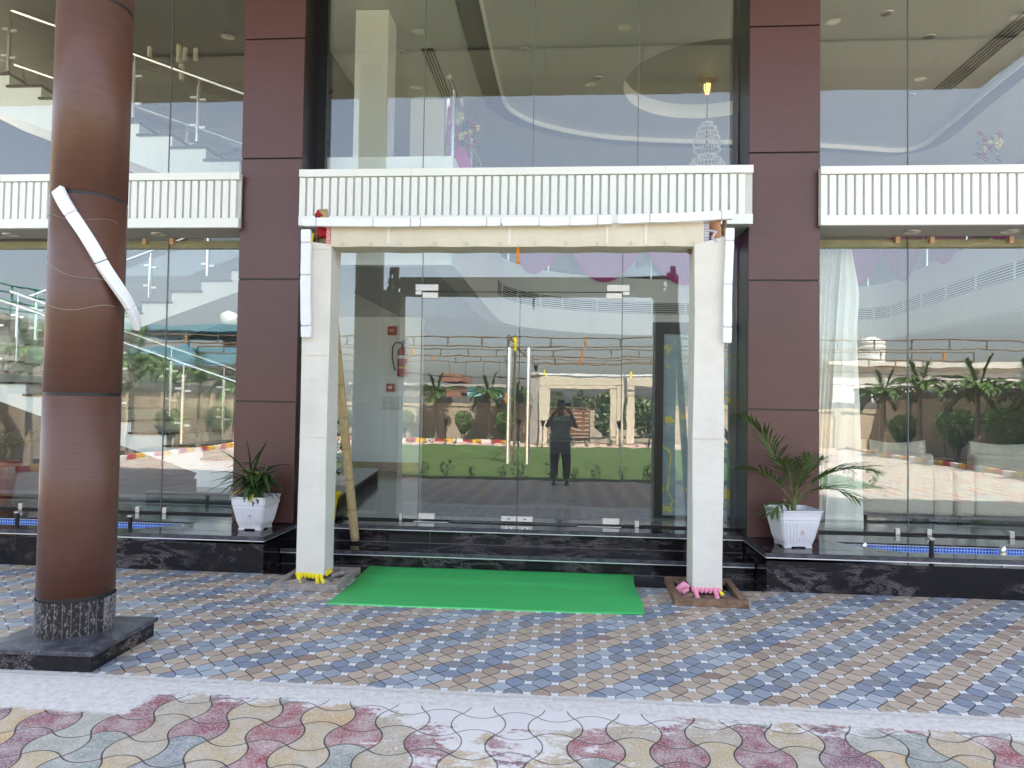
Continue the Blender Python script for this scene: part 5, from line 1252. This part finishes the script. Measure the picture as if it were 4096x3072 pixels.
# scaffold trusses
def truss(label, y, x0, x1, z0, z1):
    t = thing('scaffold_truss', label, 'scaffold', (0, y, GZ)); b = MB()
    for yy in (0, ):
        for z in (z0, z1): b.tube([(x0 + (x1 - x0) * k / 10, yy, z - GZ + .008 * math.sin(k * 2.3)) for k in range(11)], .020, 6)
    b.build('chord', 'rust_pole', t); b = MB(); n = int((x1 - x0) / .95)
    for i in range(n + 1): x = x0 + (x1 - x0) * i / n; b.tube([(x, 0, z0 - GZ), (x, 0, z1 - GZ)], .022, 6)
    b.build('rung', 'rust_pole', t)
    b = MB()
    for i in range(2, n, 6): x = x0 + (x1 - x0) * i / n; b.tube([(x, 0, z1 - GZ - .02), (x + .02, .01, z1 - GZ - .15), (x - .01, 0, z0 - GZ - .02)], [.034, .026, .03], 6)
    b.build('cloth_tie', 'orange', t)
truss('nearest long rusty pipe truss crossing above the lawn', -5.4, -13.2, 13.2, 3.22, 3.47)
truss('second rusty pipe truss farther over the lawn', -9.6, -13.2, 13.2, 3.22, 3.47)
truss('third rusty pipe truss over the far end of the lawn', -13.0, -13.2, 13.2, 3.22, 3.47)
truss('rusty pipe truss above the cloth portals at the gate', -15.2, -1.5, 10.5, 3.30, 3.50)
t = thing('scaffold_tower', 'upright rusty ladder tower standing on the lawn', 'scaffold', (-1.60, -5.5, GZ)); b = MB()
for x in (-.10, .10):
    for y in (-.12, .12): b.tube([(x, y, 0), (x, y, 3.62)], .022, 8)
b.build('upright', 'rust_pole', t); b = MB()
for k in range(9): b.tube([(-.10, -.12, .3 + k * .4), (.10, -.12, .3 + k * .4)], .014, 6); b.tube([(-.10, .12, .3 + k * .4), (.10, .12, .3 + k * .4)], .014, 6); b.tube([(-.10, -.12, .3 + k * .4), (-.10, .12, .3 + k * .4)], .014, 6)
b.build('rung', 'rust_pole', t); MB().tube([(.10, .12, 3.55), (.11, .13, 3.35), (.10, .12, 3.2)], .05, 8).build('yellow_wrap', 'yellow', t); MB().tube([(-.14, .1, 2.0), (-.16, .12, 1.8), (-.14, .1, 1.68)], [.02, .045, .02], 8).build('cloth_tie', 'orange', t)
b = MB(); 
for y0 in (-5.5, -9.6): b.tube([(-1.7, y0, 3.55), (-1.7, y0 - 4.0, 3.52)], .02, 6); b.tube([(-1.5, y0, 3.3), (-1.5, y0 - 4.0, 3.28)], .02, 6)
tag(b.build('scaffold_rail', 'rust_pole'), 'pair of rusty pipes joining the trusses front to back', 'scaffold')
# cloth portals at the garden gate
def far_portal(label, y, x0, x1, ztop):
    t = thing('cloth_portal', label, 'portal', ((x0 + x1) / 2, y, GZ)); w2 = (x1 - x0) / 2; h = ztop - GZ
    for s in (-1, 1): MB().box(s * w2 - .16, s * w2 + .16, -.15, .15, .05, h - .3).build('pillar_cloth', 'cream_cloth', t, bevel=.01)
    MB().box(-w2 - .16, w2 + .16, -.17, .17, h - .62, h - .301).build('beam_cloth', 'cream_cloth', t, bevel=.01)
    MB().box(-w2 - .2, w2 + .2, -.03, .03, h - .22, h - .14).build('foam_block', 'foam', t)
    MB().tube([(-w2, 0, h - .3), (-w2, 0, h)], .05, 8).build('yellow_wrap', 'yellow', t)
far_portal('cream cloth portal framing the palm beyond the gate', -15.6, -1.02, 2.25, 3.05)
far_portal('cream cloth portal to the right of the garden gate', -16.0, 2.75, 3.9, 3.05)
far_portal('far cream cloth portal just inside the garden gate', -17.0, -.95, 2.05, 2.95)
# gate with boards
t = thing('garden_gate', 'brown slatted garden gate leaf in a steel frame', 'gate', (0.0, -18.4, GZ)); b = MB()
for k in range(8): b.box(-1.0, 1.0, -.02, .02, .06 + k * .18, .19 + k * .18)
b.build('board', 'gate_wood', t, bevel=.004); b = MB(); 
for x in (-1.04, 0, 1.04): b.box(x - .03, x + .03, .021, .06, .0, 1.55)
b.box(-1.04, 1.04, .022, .058, 1.53, 1.58); b.build('frame', 'rust_pole', t)
for x, lab in ((-1.45, 'left'), (4.15, 'right')):
    t = thing('gate_pillar', f'grey concrete gate pillar on the {lab} of the garden gate', 'pillar', (x, -17.6, GZ)); MB().box(-.25, .25, -.25, .25, 0, 3.0).build('shaft', 'concrete', t); MB().box(-.3, .3, -.3, .3, 3.001, 3.10).build('cap', 'concrete', t); MB().lathe([(.04, 3.1), (.05, 3.2), (.10, 3.3), (.12, 3.45), (.03, 3.55)], 8).build('lantern', 'black_metal', t)
# trees and bushes beyond
def tree(name, label, loc, h, cr, n, mat='leaf_tree', trunkr=.12, clumps=9, seed=1, size=.12, cat='tree', low=.45):
    r = random.Random(seed); t = thing(name, label, cat, loc)
    if low > .1:
        b = MB(); b.tube([(0, 0, -.1), (.1, 0, h * .4), (0, .05, h * .75)], [trunkr, trunkr * .7, trunkr * .3], 8)
        for k in range(5): a = k * 1.26; b.tube([(0.05, 0, h * .4), (cr * .5 * math.cos(a), cr * .5 * math.sin(a), h * .68)], [trunkr * .4, trunkr * .15], 6)
        b.build('trunk', 'trunk', t)
    b = MB()
    for k in range(clumps):
        a = r.uniform(0, 6.28); q = r.uniform(.1, .75) * cr; z = h * r.uniform(low + .12, .86); leaf_cloud(b, (q * math.cos(a), q * math.sin(a), z), (cr * r.uniform(.35, .5), cr * r.uniform(.35, .5), h * (1 - low) * .24), n // clumps, size, 0, r)
    b.build('crown', mat, t); return t
tree('tree', 'pale feathery round tree beyond the gate right of the fan palm', (1.0, -32, GZ), 2.75, .75, 1900, 'leaf_far', seed=3, size=.07, low=.35)
for k, (x, y, h, cr, lab) in enumerate(((2.2, -23, 2.3, 1.0, 'dense green bush right of the garden gate'), (3.6, -23.5, 2.1, 1.2, 'dense green bush behind the middle cloth pillar'), (5.2, -23, 2.3, 1.3, 'dense green bush at the right behind the cloth portals'), (-.6, -27, 1.8, 1.0, 'low green bush under the fan palm'))):
    tree('bush', lab, (x, y, GZ), h, cr, 1700, 'leaf_tree', seed=20 + k, size=.10, cat='bush', low=.0)
# fan palm
fp = thing('fan_palm', 'tall fan palm with a shaggy trunk beyond the gate', 'palm', (-.65, -31.5, GZ)); MB().tube([(0, 0, 0), (.05, 0, 2.0), (0, 0, 3.1)], [.28, .20, .24], 10).build('trunk', 'leaf_yellow', fp); b = MB()
for k in range(34):
    a = k * 2.4; el = -0.6 + 2.0 * (k / 34.0); d = Vector((math.cos(a), math.sin(a), el)).normalized(); c = Vector((0, 0, 3.2)) + d * .45
    b.tube([(0, 0, 3.1), c], .015, 4, 0)
    for q in range(9):
        s = d.cross(Vector((0, 0, 1))).normalized(); ang = rad(-70 + q * 17.5); blade(b, c, d * math.cos(ang) + s * math.sin(ang), .42, .035, .5, 0, 3)
b.build('crown', 'leaf_palm', fp); fp.scale = (.72, .72, .68)
for k, (x, y, h, cr, lab) in enumerate(((-30, -60, 3.6, 5, 'distant tree at the far left horizon'), (-13, -62, 3.5, 4.5, 'distant tree behind the brick house'), (6, -70, 3.0, 5, 'distant tree low on the horizon beyond the gate'), (14, -66, 3.3, 5, 'distant tree behind the right wall'), (-4.0, -40, 3.3, 1.8, 'leafy tree behind the brick house and scaffold tower'), (30, -40, 4.2, 4, 'distant tree beyond the right drive'), (-19, -16, 3.6, 1.6, 'dark tree outside the left wall by the blue house'))):
    tree('tree', lab, (x, y, GZ), h, cr, 1300, 'leaf_far' if y < -50 else 'leaf_tree', seed=40 + k, size=.30 if y < -50 else .18)
# houses
def house(name, label, x0, x1, y0, y1, z1, mat, extra=None):
    t = thing(name, label, 'house', ((x0 + x1) / 2, (y0 + y1) / 2, GZ)); w2, d2 = (x1 - x0) / 2, (y1 - y0) / 2
    MB().box(-w2, w2, -d2, d2, -.1, z1).build('wall', mat, t); MB().box(-w2 - .15, w2 + .15, -d2 - .15, d2 + .15, z1 + .001, z1 + .16).build('roof_slab', 'concrete' if mat != 'house_white' else mat, t)
    n = max(1, int(w2 * 2 / 2.6))
    for i in range(n):
        x = -w2 + (i + .5) * 2 * w2 / n; o = MB().box(x - .45, x + .45, d2 + .001, d2 + .04, z1 * .45, z1 * .45 + 1.1).build('window', 'dark_void', t); MB().box(x - .52, x + .52, d2 + .001, d2 + .10, z1 * .45 + 1.11, z1 * .45 + 1.2).build('sunshade', mat, o)
    return t, w2, d2
t, w2, d2 = house('blue_house', 'blue painted two storey house with an open roof terrace beyond the left wall', -31.5, -19.5, -36, -27, 3.6, 'house_grey')
MB().box(-w2 - .3, w2 + .3, -d2 - .3, d2 + .3, 3.77, 4.85).build('parapet', 'blue_paint', t); b = MB(); 
for x in (-5.6, -1.6, 2.0, 5.6): b.box(x - .15, x + .15, d2 - .4, d2 - .1, 4.851, 5.9)
b.build('terrace_post', 'blue_paint', t); MB().box(-3.2, w2 + .2, -d2 + 2, d2 + .2, 5.901, 6.25).build('terrace_roof', 'blue_paint', t); MB().box(2.4, 5.4, -d2 + 2, -d2 + 5, 4.851, 5.9).build('stair_room', 'house_white', t)
wt = thing('water_tank', 'white water tank on the roof of the blue house', 'tank', (-21.9, -29.5, GZ + 6.26)); MB().lathe([(.001, 0), (.55, 0), (.55, .9), (.35, 1.05), (.2, 1.12), (.001, 1.12)], 20).build('tank_body', 'tank', wt); MB().lathe([(.58, .3), (.58, .34)], 20).build('band', 'house_white', wt)
t, w2, d2 = house('brick_house', 'unplastered brick house behind the rear wall', -9.2, -4.9, -42, -36, 3.0, 'brick'); b = MB()
for x in (-2.0, -.7, .6, 1.9): b.tube([(x, 0, 3.3), (x + .02, 0, 5.0)], .03, 5)
b.build('rebar', 'rust_pole', t); MB().box(-w2, -w2 + 1.6, -d2, d2, 3.361, 3.9).build('parapet', 'brick', t)
t, w2, d2 = house('turquoise_house', 'turquoise and white house seen between the palms', -6.2, -3.3, -33, -29, 2.75, 'cyan_paint')
t, w2, d2 = house('grey_house', 'grey rendered house with roof rebars behind the leftmost rear palm', -12.6, -7.9, -31, -26, 2.7, 'house_grey'); b = MB()
for x in (-1.5, -.4, .7, 1.6): b.tube([(x, d2 - .4, 3.2), (x + .02, d2 - .4, 4.4)], .025, 5)
b.build('rebar', 'rust_pole', t)
t, w2, d2 = house('white_house', 'long white house with a flat roof beyond the right wall', 14.6, 24.5, -36, -26, 3.9, 'house_white')
MB().box(-w2 - .3, w2 + .3, -d2 - .3, d2 + .3, 4.061, 4.35).build('parapet', 'house_white', t); b = MB()
for x in (-3.2, -2.9, -2.6): b.tube([(x, 3.5, 4.3), (x + .05, 3.5, 6.0)], .03, 5)
b.build('rebar', 'rust_pole', t)
wt = thing('water_tank', 'ribbed white water tank on the white house roof', 'tank', (17.2, -27.3, GZ + 4.36)); b = MB(); prof = [(.001, 0), (.72, 0)]
for k in range(6): prof += [(.75, .04 + k * .2), (.75, .16 + k * .2), (.71, .19 + k * .2)]
prof += [(.74, 1.25), (.5, 1.36), (.26, 1.40), (.26, 1.48), (.001, 1.49)]; b.lathe(prof, 24); b.build('tank_body', 'tank', wt)
t, w2, d2 = house('cream_house', 'low cream house beyond the right wall near the photo edge', 25.5, 38, -34, -24, 3.1, 'house_white')
t, w2, d2 = house('brick_house', 'dark brick shed just outside the right wall', 15.2, 22, -17, -11, 2.4, 'brick')
t, w2, d2 = house('green_railed_house', 'concrete house with a green balcony railing beyond the left wall', -30, -17.2, -12, -4, 4.0, 'concrete'); b = MB()
for z in (4.35, 4.6, 4.85, 5.1): b.tube([(w2, -d2, z), (w2, d2, z)], .03, 5); b.tube([(-w2, d2, z), (w2, d2, z)], .03, 5)
for k in range(9): b.tube([(w2, -d2 + k * 1.0, 4.16), (w2, -d2 + k * 1.0, 5.1)], .03, 5)
b.build('railing', simple('green_railing', (.05, .25, .18), .5), t)
# overhead cables
for k, (a, c, lab) in enumerate((((-40, -19.5, 5.0), (6, -19.0, 2.7), 'black overhead cable sloping down to the right behind the garden'), ((-8, -22, 2.2), (40, -20, 4.6), 'black overhead cable rising to the right beyond the gate'), ((6, -19, 3.6), (50, -15, 3.0), 'thin overhead cable over the right wall'))):
    tag(MB().tube([(a[0] + (c[0] - a[0]) * q / 12, a[1] + (c[1] - a[1]) * q / 12, a[2] + (c[2] - a[2]) * q / 12 - .5 * 4 * (q / 12) * (1 - q / 12)) for q in range(13)], .022, 5).build('overhead_cable', 'rubber'), lab, 'cable')

# ================================================================== THE PERSON TAKING THE PHOTOGRAPH
PX, PY = -.13, -.42
pn = thing('person', 'person in a grey green polo shirt and dark trousers holding up a phone', 'person', (PX, PY, GZ))
def skin(name, verts, edges, radii, mat, root=0, sub=2, parent=pn):
    me = bpy.data.meshes.new(name); me.from_pydata(verts, edges, []); me.materials.append(M[mat]); o = bpy.data.objects.new(name, me); col.objects.link(o); o.parent = parent
    mo = o.modifiers.new('skin', 'SKIN'); mo.use_smooth_shade = True
    for i, r in enumerate(radii):
        sv = me.skin_vertices[0].data[i]; sv.radius = r if isinstance(r, tuple) else (r, r); sv.use_root = (i in root) if isinstance(root, (set, list)) else i == root
    s = o.modifiers.new('sub', 'SUBSURF'); s.levels = sub; s.render_levels = sub; return o
# body joints (local, person faces +Y)
hip = (0, 0, .90); chest = (0, .0, 1.24); neck = (0, .01, 1.44); head = (0, .03, 1.60)
V = [hip, (0, .01, 1.05), chest, (0, 0, 1.37), neck, (0, .02, 1.53), (0, .035, 1.62), (0, .03, 1.69),
     (-.17, 0, 1.36), (-.30, .10, 1.20), (-.13, .32, 1.50), (-.07, .36, 1.56), (.17, 0, 1.36), (.34, .10, 1.20), (.20, .32, 1.50), (.16, .36, 1.56),
     (-.10, 0, .86), (-.12, .02, .48), (-.13, -.02, .09), (-.14, .12, .05), (.10, 0, .86), (.12, .02, .48), (.13, -.02, .09), (.15, .12, .05)]
E_ = [(0, 1), (1, 2), (2, 3), (3, 4), (4, 5), (5, 6), (6, 7), (3, 8), (8, 9), (9, 10), (10, 11), (3, 12), (12, 13), (13, 14), (14, 15), (0, 16), (16, 17), (17, 18), (18, 19), (0, 20), (20, 21), (21, 22), (22, 23)]
Rr = [(.15, .11), (.155, .12), (.155, .11), (.12, .09), .055, (.068, .08), (.078, .095), (.062, .075), .062, .045, .032, .036, .062, .045, .032, .036, .085, .058, .040, .036, .085, .058, .040, .036]
# fingers: five separate chains from each palm
for pi_, sx in ((11, -1), (15, 1)):
    p = Vector(V[pi_])
    for k in range(5):
        if k < 4: q = [p + Vector((-sx * .005, .005, .028 - k * .018)), p + Vector((-sx * (.045 - abs(k - 1.2) * .004), .018, .034 - k * .019)), p + Vector((-sx * (.072 - abs(k - 1.2) * .006), .002, .034 - k * .019))]
        else: q = [p + Vector((0, -.015, -.025)), p + Vector((-sx * .025, -.035, -.022)), p + Vector((-sx * .05, -.034, -.008))]
        base = len(V); V += [tuple(x) for x in q]; E_ += [(pi_, base), (base, base + 1), (base + 1, base + 2)]; Rr += [.010, .009, .0075]
skin('body', V, E_, Rr, 'skin')
# face parts
MB().lathe([(.001, .018), (.010, .010), (.012, 0), (.008, -.008)], 8, T=Matrix.Translation((0, .125, 1.585)) @ Matrix.Rotation(rad(-60), 4, 'X')).build('nose', 'skin', pn)
for sx in (-1, 1):
    MB().lathe([(.001, .008), (.009, .003), (.009, -.003), (.001, -.008)], 10, T=Matrix.Translation((sx * .03, .113, 1.615))).build('eye', 'label_white', pn); MB().lathe([(.001, .018), (.012, .010), (.012, -.012), (.001, -.026)], 8, T=Matrix.Translation((sx * .083, .03, 1.60))).build('ear', 'skin', pn)
MB().tube([(-.022, .112, 1.555), (0, .120, 1.552), (.022, .112, 1.555)], .005, 6).build('mouth', 'red_pot', pn)
skin('hair', [(0, .0, 1.62), (0, .015, 1.69), (0, .035, 1.70)], [(0, 1), (1, 2)], [(.086, .078), (.076, .080), (.05, .05)], 'hair', 1)
skin('shirt', [(0, 0, .84), (0, .01, 1.00), (0, .02, 1.12), (0, .01, 1.27), (0, 0, 1.37), (0, .01, 1.43), (-.18, 0, 1.36), (-.27, .07, 1.26), (.18, 0, 1.36), (.29, .07, 1.26)],
     [(0, 1), (1, 2), (2, 3), (3, 4), (4, 5), (4, 6), (6, 7), (4, 8), (8, 9)], [(.225, .16), (.235, .19), (.225, .18), (.205, .15), (.15, .11), (.08, .07), .098, .085, .098, .085], 'shirt', 2)
skin('trousers', [(0, 0, .88), (-.10, 0, .80), (-.125, .02, .48), (-.135, -.02, .10), (.10, 0, .80), (.125, .02, .48), (.135, -.02, .10)], [(0, 1), (1, 2), (2, 3), (0, 4), (4, 5), (5, 6)], [(.20, .15), .130, .098, .082, .130, .098, .082], 'trouser')
for sx in (-1, 1): MB().box(sx * .14 - .045, sx * .14 + .045, -.08, .18, 0, .03).build('sandal', 'sandal', pn, bevel=.01)
ph = thing('phone', 'black phone held up in both hands of the person', 'phone', (0, -.018, 1.549)); 
MB().box(-.085, .075, -.009, 0, -.012, .065).build('phone_case', 'black_glass', ph, bevel=.004); MB().lathe([(.001, .0012), (.006, .001), (.006, 0)], 12, T=Matrix.Translation((-.06, .001, .045)) @ Matrix.Rotation(rad(-90), 4, 'X')).build('lens', 'steel', ph)
